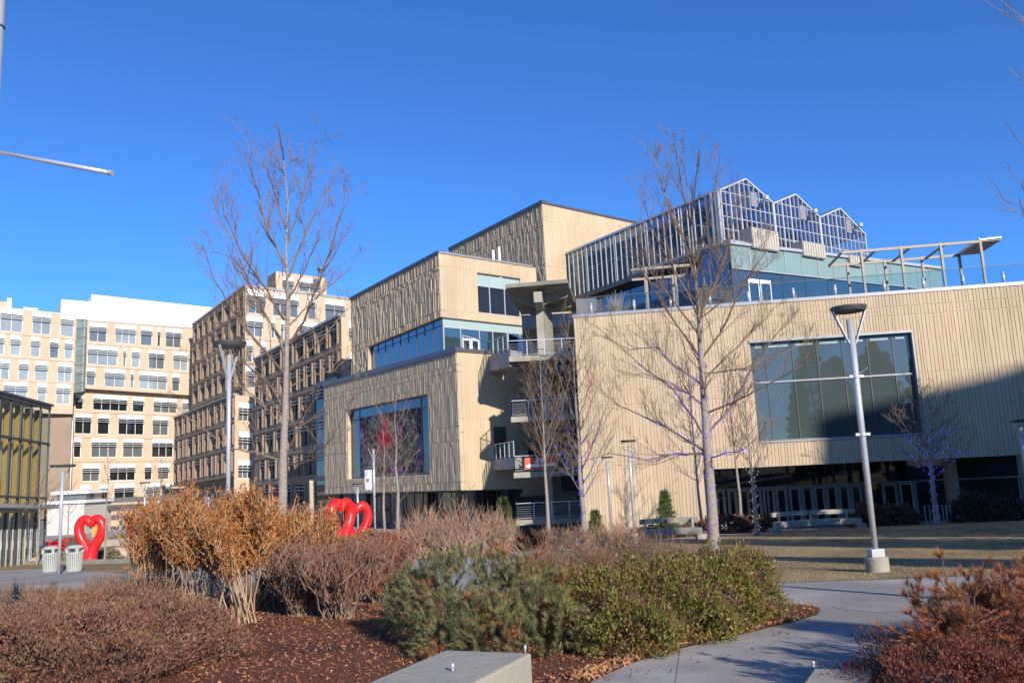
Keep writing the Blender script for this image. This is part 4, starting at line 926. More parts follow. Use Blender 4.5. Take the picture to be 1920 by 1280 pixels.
rows = row(MF, 545, 588, 480, [(462, 498), (512, 540), (544, 560), (578, 593), (610, 646)]) + row(MF, 593, 631, 480, [(462, 493.5), (509, 516), (527, 533), (561, 593)]) + row(MF, 638, 678, 468, [(461.5, 474), (488, 499)]) + row(MF, 685, 727, 468, [(461, 479)])
k = MB(); MF.wall(k, rows, d0=-.6); strip(MF, k, [MF.inv(470, y)[1] for y in (590, 634.5, 681)], .12, .008); k.build('wall', M['tan'], offM)
for r in rows: window(MF, r, offM, 'pane', nmull=max(1, round((r[1] - r[0]) / 1.6)), header=.9, louv=2, depth=.3, frame='white_alu', fw=.10)
c = MB(); MS.box(c, -.1, MS.L, 1, 1.01, -.5, .3); MF.box(c, .35, MF.L, 1, 1.01, -.5, .15); c.build('coping', M['coping'], offM)
slab([AM + DR * .62 + DLm * .62, AM + DLm * MS.L + DR * .62, AM + DLm * MS.L + DR * 20, AM + DR * MF.L + DLm * .62], .2, min(MS.zt) - .4, 'body', M['tan2'], offM)
# penthouse
AP = at(517, 520, 140); AP = Vector((AP.x, AP.y)); EP = plan_hit(612, 530, AP, DR); BP = plan_hit(500.5, 525, AP, DLm)
PF = Face(AP, EP, (MS.zt[0] - 1, MS.zt[0] - 1), (zhit(517, 508.5, AP), zhit(611, 521.5, EP))); PS = Face(AP, BP, (MS.zt[0] - 1,) * 2, (PF.zt[0], zhit(500.5, 520, BP)))
rows = row(PF, 518, 545, 540, [(529, 551)]) + row(PF, 523, 548, 580, [(561, 600)])
k = MB(); PF.wall(k, rows); k.build('wall', M['tan'], offM)
for r in rows: window(PF, r, offM, 'pane', nmull=2, header=.8, louv=2, frame='white_alu', fw=.1)
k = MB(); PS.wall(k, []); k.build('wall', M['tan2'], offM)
slab([AP + DR * .5 + DLm * .5, BP + DR * .5, BP + DR * PF.L, EP + DLm * .5], MS.zt[0] - 1, PF.zt[1] - .2, 'body', M['tan2'], offM)
k = MB(); p = at(602, 521, 141); k.lathe((p.x, p.y, PF.zt[1]), [(.4, 0), (.4, .4), (.75, .42), (.7, .8), (.1, .95)], 12); k.build('roof_vent', M['frame_dark'], offM)

# long wing M2 and lower block M3
A4 = at(641, 700, 87); A4 = Vector((A4.x, A4.y)); B4 = plan_hit(478, 760, A4, DLm)
offW = thing('office_building', (A4.x, A4.y, 0), 'long shaded office wing of piers coloured dark for shade and tall windows behind the museum', 'office building')
W2 = Face(A4, B4, (0, 0), (zhit(641, 592.5, A4), zhit(479, 676, B4)))
Hh = W2.zt[0]
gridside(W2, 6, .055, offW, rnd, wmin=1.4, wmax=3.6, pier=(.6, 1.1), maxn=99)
E4 = plan_hit(672, 650, A4, DR); W2f = Face(A4, E4, (0, 0), (W2.zt[0], W2.zt[0]))
fh = (1 - .055) / 6
rows = [(.9, W2f.L - .5, .055 + i * fh + .03, .055 + (i + 1) * fh - .02) for i in range(6)]
k = MB(); W2f.wall(k, rows); k.build('wall', M['tan'], offW)
for r in rows: window(W2f, r, offW, 'pane', nmull=2, header=.8, louv=2, frame='white_alu')
# dark recessed corner of the wing
k = MB(); W2.box(k, .02, 6.2, .06, .06 + fh * 4 - .02, -.1, .35); k.build('corner_glazing', M['pane_dark'], offW)
k = MB()
for i in range(5): W2.box(k, -.05, 6.3, .06 + fh * i - .012, .06 + fh * i + .012, .35, .6)
for i in range(4):
    for j in (1, 2, 3): tt = .06 + fh * (i + 1) - .02 - j * .016; W2.box(k, 0, 6.2, tt, tt + .004, .36, .65)
k.build('corner_ledges', M['coping_dark'], offW)
c = MB(); W2.box(c, -.1, W2.L, 1, 1.012, -.5, .35); c.build('coping', M['coping'], offW)
slab([A4 + DR * .7 + DLm * .7, B4 + DR * .7, B4 + DR * 16, E4 + DLm * .7], .2, min(W2.zt) - .5, 'body', M['tan2'], offW)
A5 = at(440, 800, 113); A5 = Vector((A5.x, A5.y)); B5 = plan_hit(327, 840, A5, DLm)
offC = thing('office_building', (A5.x, A5.y, 0), 'low shaded office block on a recessed base, left of the lamp post, below the tower', 'office building')
W3 = Face(A5, B5, (zhit(421, 893, A5), zhit(327, 912, B5)), (zhit(440, 740, A5), zhit(328, 784, B5)))
gridside(W3, 3, .01, offC, rnd, wmin=1.3, wmax=3.8, pier=(.6, 1.0), maxn=99)
E5 = plan_hit(482, 800, A5, DR); W3f = Face(A5, E5, (0, 0), (W3.zt[0], W3.zt[0] - .3))
rows = [(.5, W3f.L - .6, a, a + .15) for a in (.32, .55, .79)]
k = MB(); W3f.wall(k, rows); k.build('wall', M['tan'], offC)
for r in rows: window(W3f, r, offC, 'pane', nmull=3, header=.7, louv=2, frame='white_alu')
c = MB(); W3.box(c, -.1, W3.L, 1, 1.015, -.5, .35); c.build('coping', M['coping'], offC)
slab([A5 + DR * .7 + DLm * .7, B5 + DR * .7, B5 + DR * 9, E5 + DLm * .7], min(W3.zb), min(W3.zt) - .5, 'body', M['tan2'], offC)
G3 = offs(W3, -2.2); G3 = Face(G3.A, G3.B, (0, 0), (W3.zb[0] + .2, W3.zb[1] + .2)); rows = [(a, a + 2.6, .1, .85) for a in np.arange(1, G3.L - 3, 4.2)]
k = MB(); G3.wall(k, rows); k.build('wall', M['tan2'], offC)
for r in rows: window(G3, r, offC, 'pane', nmull=2, louv=3, frame='white_alu')

# ================================================================== GLASS PAVILION
pav = thing('glass_pavilion', (-29, 48, 0), 'two-storey glass pavilion with ochre timber columns at the left edge', 'pavilion')
AV = at(88, 880, 50); AV = Vector((AV.x, AV.y)); DV = Vector((math.sin(R(-7.6)), math.cos(R(-7.6)))); BV = plan_hit(-110, 860, AV, DV)
PV = Face(AV, BV, (gz(50), gz(BV.y)), (zhit(90, 762, AV), zhit(-110, 712, BV)))
gl_ = MB(); gl_.poly([PV.P(0, 0), PV.P(PV.L, 0), PV.P(PV.L, 1), PV.P(0, 1)]); gl_.build('glazing', M['pav_glass'], pav)
fr = MB()
for a in np.arange(0, PV.L, 1.25): PV.box(fr, a - .03, a + .03, 0, 1, -.03, .06)
tA, tB = PV.inv(40, 824)[1], PV.inv(40, 932)[1]
for t in (tA, tB, .985): PV.box(fr, 0, PV.L, t - .007, t + .007, -.04, .12)
fr.build('frame', M['frame_dark'], pav)
for a in np.arange(.35, PV.L, 1.25):
    k = MB(); PV.box(k, a, a + .30, 0, .97, -.60, -.25); k.build('timber_column', M['ochre'], pav)
k = MB(); PV.box(k, -.15, PV.L, 1, 1.014, -9, .18); k.build('roof', M['coping_dark'], pav)
k = MB(); PV.box(k, 0, PV.L, 0, 1, -7, -6.8); k.build('back_wall', mat('pavilion back wall', (.42, .42, .33), .8, .3, .4), pav)
k = MB(); PV.box(k, .2, PV.L, tA - .03, tA - .01, -6.8, -.8); k.build('floor', M['green_glass'], pav)
SV = Face(AV, AV + Vector((-.99, .13)) * 0 + Vector((math.cos(R(7.6)), math.sin(R(7.6)))) * 0 + Vector((.0, 8)), (gz(50), 0), (PV.zt[0], PV.zt[0]))
tC = PV.inv(40, 951)[1]
k = MB(); PV.box(k, .6, PV.L, tC - .01, tC + .012, .02, 1.0); k.build('door_canopy', M['frame_grey'], pav)
for i, px in enumerate((68, 56, 47, 34, 23, 12, 1)):
    a = PV.inv(px, 990)[0]; k = MB(); PV.box(k, a - .07, a + .03, .0, tC, .02, .08); PV.box(k, a + .62, a + .68, .0, tC, .02, .08); PV.box(k, a + .03, a + .62, tC - .03, tC - .012, .02, .08); dd = k.build('door', M['frame_grey'], pav)
    k = MB(); k.tube([PV.P(a + .1, .10, .13), PV.P(a + .1, .15, .13)], .02, 6); k.build('handle', M['alu'], dd)

# pale annex and dark steel canopy in the distance
an = thing('low_building', tuple(onground(125, 980, 90)), 'low pale rendered building behind the red heart and left lamp post', 'building')
a, b2 = at(90, 940, 90), at(158, 940, 90); k = MB(); k.box(a.x, b2.x, 90, 96, 0, a.z - .3); k.build('wall', mat('pale render', (.55, .52, .47), .8, .08, .3), an)
k = MB(); k.box(a.x - .3, b2.x + .3, 89.7, 96, a.z - .3, a.z); k.build('roof', M['white'], an)
a, b2 = at(92, 925, 90), at(148, 925, 90); k = MB()
k.box(a.x, b2.x, 91.5, 95, b2.z - 1.3, b2.z); k.build('clerestory', M['pane'], an)
k = MB(); k.box(a.x - .4, b2.x + .5, 91, 95.5, b2.z, b2.z + .35); k.build('upper_roof', M['white'], an)
cn = thing('steel_canopy', tuple(onground(240, 980, 95)), 'dark flat steel canopy on posts before the tan offices', 'canopy')
a, b2 = at(178, 943, 95), at(332, 950, 95); k = MB(); k.box(a.x, b2.x, 95, 99, b2.z, b2.z + .5); k.build('roof', M['frame_dark'], cn)
for f in (.03, .3, .6, .95):
    x = a.x + (b2.x - a.x) * f; k = MB(); k.box(x - .12, x + .12, 95.3, 95.55, 0, b2.z); k.build('post', M['frame_grey'], cn)
sf = thing('storefront', tuple(onground(250, 990, 108)), 'pale storefront wall with glass strips under the far offices', 'storefront')
a, b2 = at(160, 950, 108), at(345, 950, 108); k = MB(); k.box(a.x, b2.x, 108, 109, 0, a.z + .6); k.build('wall', M['stone'], sf)
for i in range(3): z = .8 + i * 1.1; k = MB(); k.box(a.x + 1, b2.x - 1, 107.9, 108.0, z, z + .55); k.build('window', M['pane'], sf)

# far stuff: hill line and low far buildings so that the horizon is not bare
k = MB(); pr_ = [(-900, 0), (-700, 22), (-400, 34), (-120, 26), (200, 30), (600, 42), (900, 0)]
hv = [(x, 1500, 0) for x, z in pr_] + [(x, 1500, z) for x, z in pr_]
k.prism([(x, 1500, z) for x, z in [(-1400, -2)] + pr_ + [(1400, -2)]], (0, 200, 0)); tag(k.build('hills', mat('dry hill', (.26, .2, .13), .9, .2, .01)), kind='structure')

# ================================================================== buildings and trees behind the camera (cast the shadows, seen in the glass)
def offbuild(cx, cy, w_, d_, h, rot, label):
    t_ = thing('apartment_block', (cx, cy, 0), label, 'building'); k = MB()
    c_, s_ = math.cos(rot), math.sin(rot)
    def R2(x, y): return (cx + x * c_ - y * s_, cy + x * s_ + y * c_)
    P = [R2(-w_ / 2, -d_ / 2), R2(w_ / 2, -d_ / 2), R2(w_ / 2, d_ / 2), R2(-w_ / 2, d_ / 2)]
    k.prism([(x, y, 0) for x, y in P], (0, 0, h)); k.build('wall', M['tan2'], t_)
    return t_
bt = thing('apartment_block', (68, -44, 0), 'tall unseen block behind the viewer to the right, roofline shaped to shade the wing', 'building')
P_ = [(17.2, 48.9, 6.3), (26, 47.9, 7.8), (30.5, 47.3, 9.0), (70, 43, 18)]; dd_ = 100; sx, sy = .448 * dd_, -.894 * dd_
fr_p = [(x + sx, y + sy, z + .41 * dd_) for x, y, z in P_]; k = MB()  # roofline traced back along the sun from the shadow edge on the wall
for (a_, b_) in zip(fr_p, fr_p[1:]):
    k.box8([(a_[0], a_[1], 0), (b_[0], b_[1], 0), (b_[0] + 5, b_[1] - 12, 0), (a_[0] + 5, a_[1] - 12, 0), a_, b_, (b_[0] + 5, b_[1] - 12, b_[2] - 1), (a_[0] + 5, a_[1] - 12, a_[2] - 1)])
k.build('wall', M['tan2'], bt)
offbuild(61, -11, 40, 12, 13.4, R(0), 'low brown block behind the viewer')
offbuild(66, -14, 30, 8, 15.2, R(0), 'upper storey set back on the low brown block')

def cedar(x, y, h, r, label, seed, group='evergreens behind the viewer'):
    rg = np.random.default_rng(seed); z0 = gz(y); t_ = thing('evergreen_tree', (x, y, z0), label, 'tree', group)
    MB().tube([(x, y, z0), (x, y, z0 + h * .95)], [r * .09, .02], 8).build('trunk', M['bark2'], t_)
    n = 9000; f = rg.random(n) ** .8; z = z0 + h * (.12 + .88 * f); rr = r * (1 - f) ** .8 * (.35 + .65 * rg.random(n)) * (1 + .25 * np.sin(z * 5)); a = rg.uniform(0, 6.283, n)
    pos = np.stack([x + rr * np.cos(a), y + rr * np.sin(a), z], 1); dirs = np.stack([np.cos(a), np.sin(a), rg.normal(-.1, .4, n)], 1)
    V, F = scatter([(-.2, 0, 0), (.2, 0, 0), (.1, .1, 1), (-.1, .1, 1)], [(0, 1, 2, 3)], pos, dirs, rg.uniform(.15, .4, n))
    npmesh('crown', V, F, islandmat('evergreen crown', [(.03, .06, .025), (.06, .10, .04)], .8), t_)
# (u offset rows) positions tuned so that shadows fall on lawn and path; museum-end trees are added to shade benches and doors
for i, (x, y, h, r, lb) in enumerate([(24, -12, 14, 3.4, 'broad dark evergreen nearest the viewer beside the lawn'), (19.2, -3.5, 11.5, 2.0, 'slim dark evergreen by the path behind the viewer'), (22, 3.5, 12, 2.4, 'dark evergreen third along the lawn edge'), (19.8, 12, 15.5, 2.6, 'dark evergreen in the middle of the lawn edge'), (21.5, 20, 11.5, 2.6, 'broadest dark evergreen at the far lawn edge'), (20.5, 27, 9.5, 1.6, 'smallest unseen evergreen added for shade at the museum end of the lawn'), (23.7, 27, 12, 2.6, 'unseen evergreen added for bench shade, second from the museum end'), (27, 27, 11.3, 2.2, 'outermost unseen evergreen added for shade at the museum end'), (26.5, -2, 13, 3.0, 'dark evergreen behind the row near the viewer'), (25.3, 21.5, 11.5, 2.2, 'unseen evergreen added to shade the curved bench, behind the broadest one')]):
    cedar(x, y, h, r, lb, 100 + i)
cedar(10.6, -5.2, 6.3, 1.7, 'slim evergreen tree nearest the path behind the viewer', 119)
cedar(13.2, -9.0, 7.8, 1.8, 'taller evergreen tree behind the slim ones by the path', 118)
cedar(12.5, -5.6, 6.4, 1.6, 'slim evergreen tree right of the viewer, beside the nearest one', 120)

# ================================================================== TREES
def rperp(d, rg):
    v = Vector((rg.gauss(0, 1), rg.gauss(0, 1), rg.gauss(0, 1))); v -= d * v.dot(d); return v.normalized()
def branch(mb, p, d, L_, r, lvl, rg, up=.35, kids=5, wob=.12, ang=.75, minr=.0035):
    n_ = 5 if lvl > 1 else 4; pts = [p.copy()]; rad = [r]; dd = d.copy()
    for i in range(n_):
        dd = (dd + rperp(dd, rg) * wob + Vector((0, 0, up * .25))).normalized(); p = p + dd * (L_ / n_); pts.append(p.copy()); rad.append(max(minr, r * (1 - (i + 1) / n_ * .75)))
    mb.tube(pts, rad, 6 if r > .04 else (4 if r > .012 else 3), cap=False)
    if lvl > 0:
        k = kids if lvl > 1 else max(3, kids)
        for j in range(k):
            f = rg.uniform(.25, .98); x = f * n_; i = min(int(x), n_ - 1); q = pts[i].lerp(pts[i + 1], x - i); t = (pts[i + 1] - pts[i]).normalized()
            nd = (t * math.cos(ang) + rperp(t, rg) * math.sin(ang) * rg.uniform(.7, 1.1) + Vector((0, 0, .15))).normalized()
            branch(mb, q, nd, L_ * rg.uniform(.35, .6) * (1.15 - f * .5), max(minr, rad[i] * .55), lvl - 1, rg, up, kids, wob, ang, minr)
def pxtree(name, trunk, limbs, Y, label, seed, r0=.17, lvl=2, mt='bark', kids=5, spread=2.0, extra=10, minr=.005, limb_r=.038, cat='tree', group=None, base=None):
    rg = random.Random(seed); P = [at(x, y, Y) for x, y in trunk]
    if base: P[0].z = gz(P[0].y) - .1
    n_ = len(P)
    b_ = Vector((P[0].x, P[0].y, gz(Y))); t_ = thing(name, b_, label, cat, group)
    # smooth trunk
    tp = []; tr_ = []
    zmin, zmax = P[0].z, P[-1].z
    for i in range(n_ - 1):
        for s_ in range(4):
            q = P[i].lerp(P[i + 1], s_ / 4); tp.append(q); f = (q.z - zmin) / (zmax - zmin); tr_.append(max(.012, r0 * (1 - f) ** 1.15 + .008))
    tr_[0] *= 1.25
    tp.append(P[-1]); tr_.append(.008)
    MB().tube(tp, tr_, 12).build('trunk', M[mt], t_, smooth=True)
    mb = MB(); limbpts = []
    for L_ in limbs:
        z = rg.uniform(-1, 1) * spread; pts = []
        m_ = len(L_)
        for i, (x, y) in enumerate(L_): pts.append(at(x, y, Y + z * (i / (m_ - 1)) ** .8))
        sm = []
        for i in range(m_ - 1):
            for s_ in range(3):
                q = pts[i].lerp(pts[i + 1], s_ / 3); sm.append(q + Vector((rg.gauss(0, .015), rg.gauss(0, .015), rg.gauss(0, .015))) if (i or s_) else q)
        sm.append(pts[-1]); ln = sum((b - a).length for a, b in zip(sm, sm[1:])); rl = limb_r * min(1.3, max(.5, ln / 4.5))
        rr = [max(minr, rl * (1 - i / len(sm)) ** .8) for i in range(len(sm))]; mb.tube(sm, rr, 6, cap=False); limbpts.append((sm, rr))
        nb = int(ln * kids / 1.3)
        for j in range(nb):
            f = rg.uniform(.12, 1); x = f * (len(sm) - 1); i = min(int(x), len(sm) - 2); q = sm[i].lerp(sm[i + 1], x - i); t = (sm[i + 1] - sm[i]).normalized()
            nd = (t * .75 + rperp(t, rg) * .6 + Vector((0, 0, .3))).normalized()
            branch(mb, q, nd, rg.uniform(.5, 1.3) * (1.2 - .6 * f) * min(1.4, ln / 3.5), max(minr, rr[i] * .5), lvl - 1, rg, .3, 4, .14, .6, minr)
    for j in range(extra):   # shoots straight from the leader
        f = rg.uniform(.35, .97); x = f * (len(tp) - 1); i = min(int(x), len(tp) - 2); q = tp[i].lerp(tp[i + 1], x - i)
        a = rg.uniform(0, 6.28); nd = Vector((math.cos(a) * .7, math.sin(a) * .7, .8)).normalized()
        branch(mb, q, nd, rg.uniform(.8, 2.4) * (1.15 - f), max(minr, tr_[i] * .35), lvl, rg, .3, 4, .12, .6, minr)
    mb.build('crown', M['twig'], t_)
    return t_, tp, limbpts
T1 = [(527, 1010), (530, 930), (531, 860), (535, 760), (537, 680), (540, 560), (536, 470), (540, 380), (532, 300)]
T1L = [[(532, 300), (526, 268), (521, 236)], [(534, 330), (520, 300), (512, 270)], [(533, 320), (541, 290), (546, 262)], [(540, 873), (575, 866), (600, 850), (620, 825), (640, 790), (660, 745)], [(527, 861), (480, 848), (430, 840), (400, 820), (355, 785), (325, 760)], [(526, 792), (480, 745), (440, 715), (400, 690), (360, 668)],
 [(528, 778), (502, 742), (470, 715), (430, 700), (395, 660)], [(543, 838), (560, 800), (590, 785), (625, 768), (690, 730)], [(541, 727), (580, 705), (625, 695), (665, 660), (700, 640)],
 [(534, 665), (515, 620), (480, 560), (455, 500), (430, 440), (405, 395)], [(534, 700), (490, 650), (445, 600), (400, 520), (375, 440)], [(543, 645), (570, 600), (598, 530), (620, 470), (640, 400), (655, 370)],
 [(542, 610), (580, 570), (620, 535), (655, 505), (690, 480)], [(538, 500), (505, 440), (485, 370), (468, 310), (463, 258)], [(541, 455), (560, 390), (580, 320), (590, 270), (606, 262)], [(536, 430), (518, 370), (503, 320), (498, 290)],
 [(541, 520), (565, 455), (590, 400), (612, 350), (640, 335)], [(533, 600), (500, 545), (450, 470), (420, 400), (412, 345)], [(541, 560), (575, 500), (600, 440), (612, 360)], [(534, 745), (480, 700), (420, 650), (385, 610)], [(537, 380), (550, 330), (560, 290)], [(544, 690), (600, 640), (640, 590), (680, 560)],
 [(532, 640), (470, 560), (430, 480), (395, 470)]]
tl_, tp1, lp1 = pxtree('bare_tree', T1, T1L, 25, 'tall bare tree with pale trunk rising behind the orange shrub', 1, r0=.142, base=False, kids=5, extra=18, minr=.003, lvl=3)
T2 = [(1339, 1034), (1334, 940), (1327, 850), (1320, 750), (1314, 660), (1309, 580), (1303, 510), (1297, 430), (1289, 350)]
T2L = [[(1323, 848), (1275, 815), (1215, 785), (1160, 760), (1100, 712)], [(1324, 822), (1290, 770), (1262, 730), (1225, 705), (1160, 700)], [(1316, 722), (1270, 688), (1230, 650), (1180, 655), (1110, 622)], [(1313, 672), (1270, 610), (1235, 560), (1205, 510), (1180, 470)],
 [(1309, 592), (1285, 545), (1245, 475), (1220, 420), (1198, 355)], [(1303, 505), (1282, 445), (1250, 385), (1236, 320), (1228, 290)], [(1328, 812), (1370, 762), (1400, 705), (1440, 645), (1480, 595)], [(1329, 858), (1365, 850), (1400, 838), (1440, 800)],
 [(1319, 712), (1365, 665), (1420, 612), (1465, 565)], [(1315, 672), (1350, 625), (1385, 550), (1430, 480), (1440, 430)], [(1310, 592), (1345, 525), (1370, 440), (1385, 355)], [(1304, 490), (1328, 410), (1342, 340), (1350, 292)], [(1298, 425), (1305, 340), (1311, 272)],
 [(1322, 775), (1400, 742), (1470, 705), (1530, 660)], [(1325, 850), (1270, 850), (1215, 862), (1140, 850), (1070, 870)], [(1320, 760), (1280, 730), (1220, 700), (1150, 640), (1100, 600)], [(1296, 420), (1280, 360), (1270, 300), (1262, 260)], [(1318, 700), (1400, 690), (1470, 660), (1520, 640)],
 [(1306, 540), (1290, 470), (1262, 410), (1240, 350)], [(1289, 350), (1283, 300), (1280, 252)], [(1312, 630), (1260, 560), (1215, 500), (1190, 420)], [(1310, 600), (1360, 560), (1420, 510), (1450, 490)]]
tr2, tp2, lp2 = pxtree('bare_tree', T2, T2L, 25, 'tallest bare tree on the lawn, trunk wound with blue lights, before the right wing', 2, r0=.175, kids=6.5, extra=24, base=True, minr=.003, lvl=3)
# smaller ones
def mktree(px, ybase, ytop, Y, wid, label, seed, nl=16, r0=.08, mt='bark', up=1.0, low=.3, lvl=2, kids=4, name='bare_tree', group=None, minr=.0045, extra=14, lean=0):
    rg = random.Random(seed); b = at(px, ybase, Y); dx = (ybase - ytop) * -.03
    sl = -(px - 515) * 1.05e-4
    T = [(px + sl * (ybase - (ybase + (ytop - ybase) * f)) * 1 + lean * f + rg.gauss(0, 1.2), ybase + (ytop - ybase) * f) for f in np.linspace(0, 1, 7)]
    Lm = []
    for i in range(nl):
        f = low + (.9 - low) * i / (nl - 1); s_ = (-1) ** i; x0 = T[0][0] + (T[-1][0] - T[0][0]) * f; y0 = ybase + (ytop - ybase) * f
        w_ = wid * (1.05 - f) ** .6 * rg.uniform(.6, 1.0); h_ = (ybase - ytop) * rg.uniform(.18, .34) * up * (1.1 - f * .6)
        Lm.append([(x0, y0), (x0 + s_ * w_ * .35, y0 - h_ * .3), (x0 + s_ * w_ * .7, y0 - h_ * .65), (x0 + s_ * w_, y0 - h_)])
    return pxtree(name, T, Lm, Y, label, seed, r0=r0, kids=kids, extra=extra, lvl=lvl, mt=mt, spread=wid * Y / 1570, minr=minr, limb_r=.03, group=group, base=True)
T3 = mktree(1096, 1022, 640, 36, 85, 'bare tree with blue lights around its fork, right of the outdoor stair', 3, nl=22, low=.22, up=1.5, kids=4, r0=.13, extra=20)
T4 = mktree(1028, 990, 660, 46, 60, 'upright reddish bare tree standing before the outdoor stair', 4, nl=20, low=.25, up=1.6, r0=.11, kids=4, extra=20)
T5 = mktree(748, 1012, 745, 39, 75, 'small bare tree before the mural window', 5, nl=18, low=.25, up=1.2, r0=.10, kids=3)
T6 = mktree(722, 990, 770, 47, 45, 'slender bare tree behind the small one at the mural window', 6, nl=14, low=.3, up=1.2, r0=.09, kids=3)
T7 = mktree(1420, 998, 690, 40, 75, 'bare tree with white lights before the lobby doors', 7, nl=18, low=.3, up=1.2, r0=.11, kids=4)
T8 = mktree(1389, 985, 640, 46, 55, 'slender unlit bare tree beside the white-lit tree', 8, nl=14, low=.35, up=1.3, r0=.085, kids=3)
T9 = mktree(1756, 972, 700, 43, 112, 'bare tree in shade wound with blue lights at the right of the lobby', 9, nl=22, low=.27, up=1.0, r0=.13, kids=4)
T10 = mktree(198, 1025, 850, 44, 20, 'thin bare sapling behind the red heart', 10, nl=8, low=.4, r0=.05, kids=2, extra=4)
T11 = mktree(70, 1048, 880, 46, 60, 'small bare tree before the glass pavilion', 11, nl=12, low=.3, up=1, r0=.07, kids=3, extra=6)
T12 = mktree(127, 1010, 905, 72, 38, 'small bare tree before the pale low building', 12, nl=12, low=.3, up=1.1, r0=.07, kids=3, extra=6)
T13 = mktree(300, 985, 850, 80, 45, 'distant bare tree behind the orange shrub', 13, nl=12, low=.3, up=1.1, r0=.09, kids=3, extra=6)
# tree just outside the right edge whose twigs enter the frame
T14 = [(2100, 1180), (2085, 900), (2070, 600), (2040, 300), (2010, 0), (1990, -150)]
T14L = [[(2070, 600), (2000, 470), (1960, 430), (1920, 400), (1885, 375), (1852, 335)], [(2062, 520), (1990, 400), (1935, 375), (1900, 330), (1888, 305)], [(2055, 450), (1980, 330), (1940, 290), (1912, 270), (1900, 245)], [(2050, 380), (1975, 215), (1930, 155), (1905, 130)],
 [(2035, 280), (1980, 100), (1940, 50), (1900, 25), (1880, 5)], [(2040, 330), (2000, 150), (1930, 40), (1875, 27)], [(2065, 560), (1990, 440), (1930, 400), (1866, 393)]]
pxtree('bare_tree', T14, T14L, 9.5, 'bare tree beyond the right edge, twigs reaching into the sky', 14, r0=.09, kids=2.2, spread=.4, extra=0, minr=.004, limb_r=.016, lvl=1)

# string lights
def lights(tp_, limb, m, label, name='string_lights', dens=9, tmin=0, tmax=.45, nl=7, jit=.03, size=.018, lf=.6):
    rg = np.random.default_rng(len(label)); P = []
    n_ = len(tp_); 
    k = MB(); hel = []
    L_ = int(n_ * tmax)
    for s_ in range(0, L_ * 14):
        x = s_ / 14; i = min(int(x), n_ - 2)
        if x < tmin * n_: continue
        q = tp_[i].lerp(tp_[i + 1], x - i); r = .17 * (1 - x / n_) + .02; a = s_ * .33
        w_ = q + Vector((math.cos(a) * r, math.sin(a) * r, 0)); hel.append(w_)
        if s_ % 3 == 0: P.append(w_)
    for sm, rr in limb[:nl]:
        m_ = int(len(sm) * lf)
        for i in range(m_):
            for _ in range(dens // 2):
                q = sm[i].lerp(sm[i + 1], rg.random()); r = rr[i] + .02; P.append(q + Vector((rg.normal(0, r), rg.normal(0, r), rg.normal(0, r))))
    t_ = thing(name, tp_[0], label, 'string lights', 'string lights wound on the trees')
    k.tube(hel, .006, 3, cap=False).build('cable', M['frame_dark'], t_)
    pos = np.array([tuple(p) for p in P]); d = RNG.normal(size=pos.shape)
    V, F = scatter([(1, 0, 0), (-1, 0, 0), (0, 1, 0), (0, -1, 0), (0, 0, 1), (0, 0, -1)], [(0, 2, 4), (2, 1, 4), (1, 3, 4), (3, 0, 4), (2, 0, 5), (1, 2, 5), (3, 1, 5), (0, 3, 5)], pos, d, size)
    o = npmesh('bulbs', V, F, m, t_); o['kind'] = 'stuff'
pick = lambda lp, idx: [lp[i] for i in idx]
lights(tp2, pick(lp2, [0, 1, 6, 7, 14, 15, 2]), M['led_blue'], 'blue lights wound round the tallest lawn tree and its low limbs', nl=7, size=.017, tmax=.5, dens=8)
lights(T3[1], T3[2], M['led_blue'], 'blue lights clustered in the fork of the tree right of the stair', nl=9, tmax=.4, size=.016, dens=5)
lights(T9[1], T9[2], M['led_blue'], 'blue lights on the shaded tree at the right of the lobby', nl=9, tmax=.4, size=.015, dens=5)
lights(T7[1], T7[2], M['led_white'], 'white lights on the tree before the lobby doors', nl=3, tmax=.45, size=.018, dens=2)

# wooden stakes beside the left tree
for i, (x, y, y2, lb) in enumerate(((584, 900, 1000, 'wooden stake right of the tall pale tree trunk'), (456, 903, 1000, 'wooden stake left of the tall pale tree trunk'))):
    p = at(x, y, 24.5); q = at(x + (3 if i == 0 else -3), y2, 24.5); o = MB().beam((q.x, q.y, gz(24.5)), (p.x, p.y, p.z), .10, .10).build('tree_stake', M['stake']); rebase(o, (q.x, q.y, gz(24.5))); tag(o, lb, 'stake', 'wooden tree stakes')

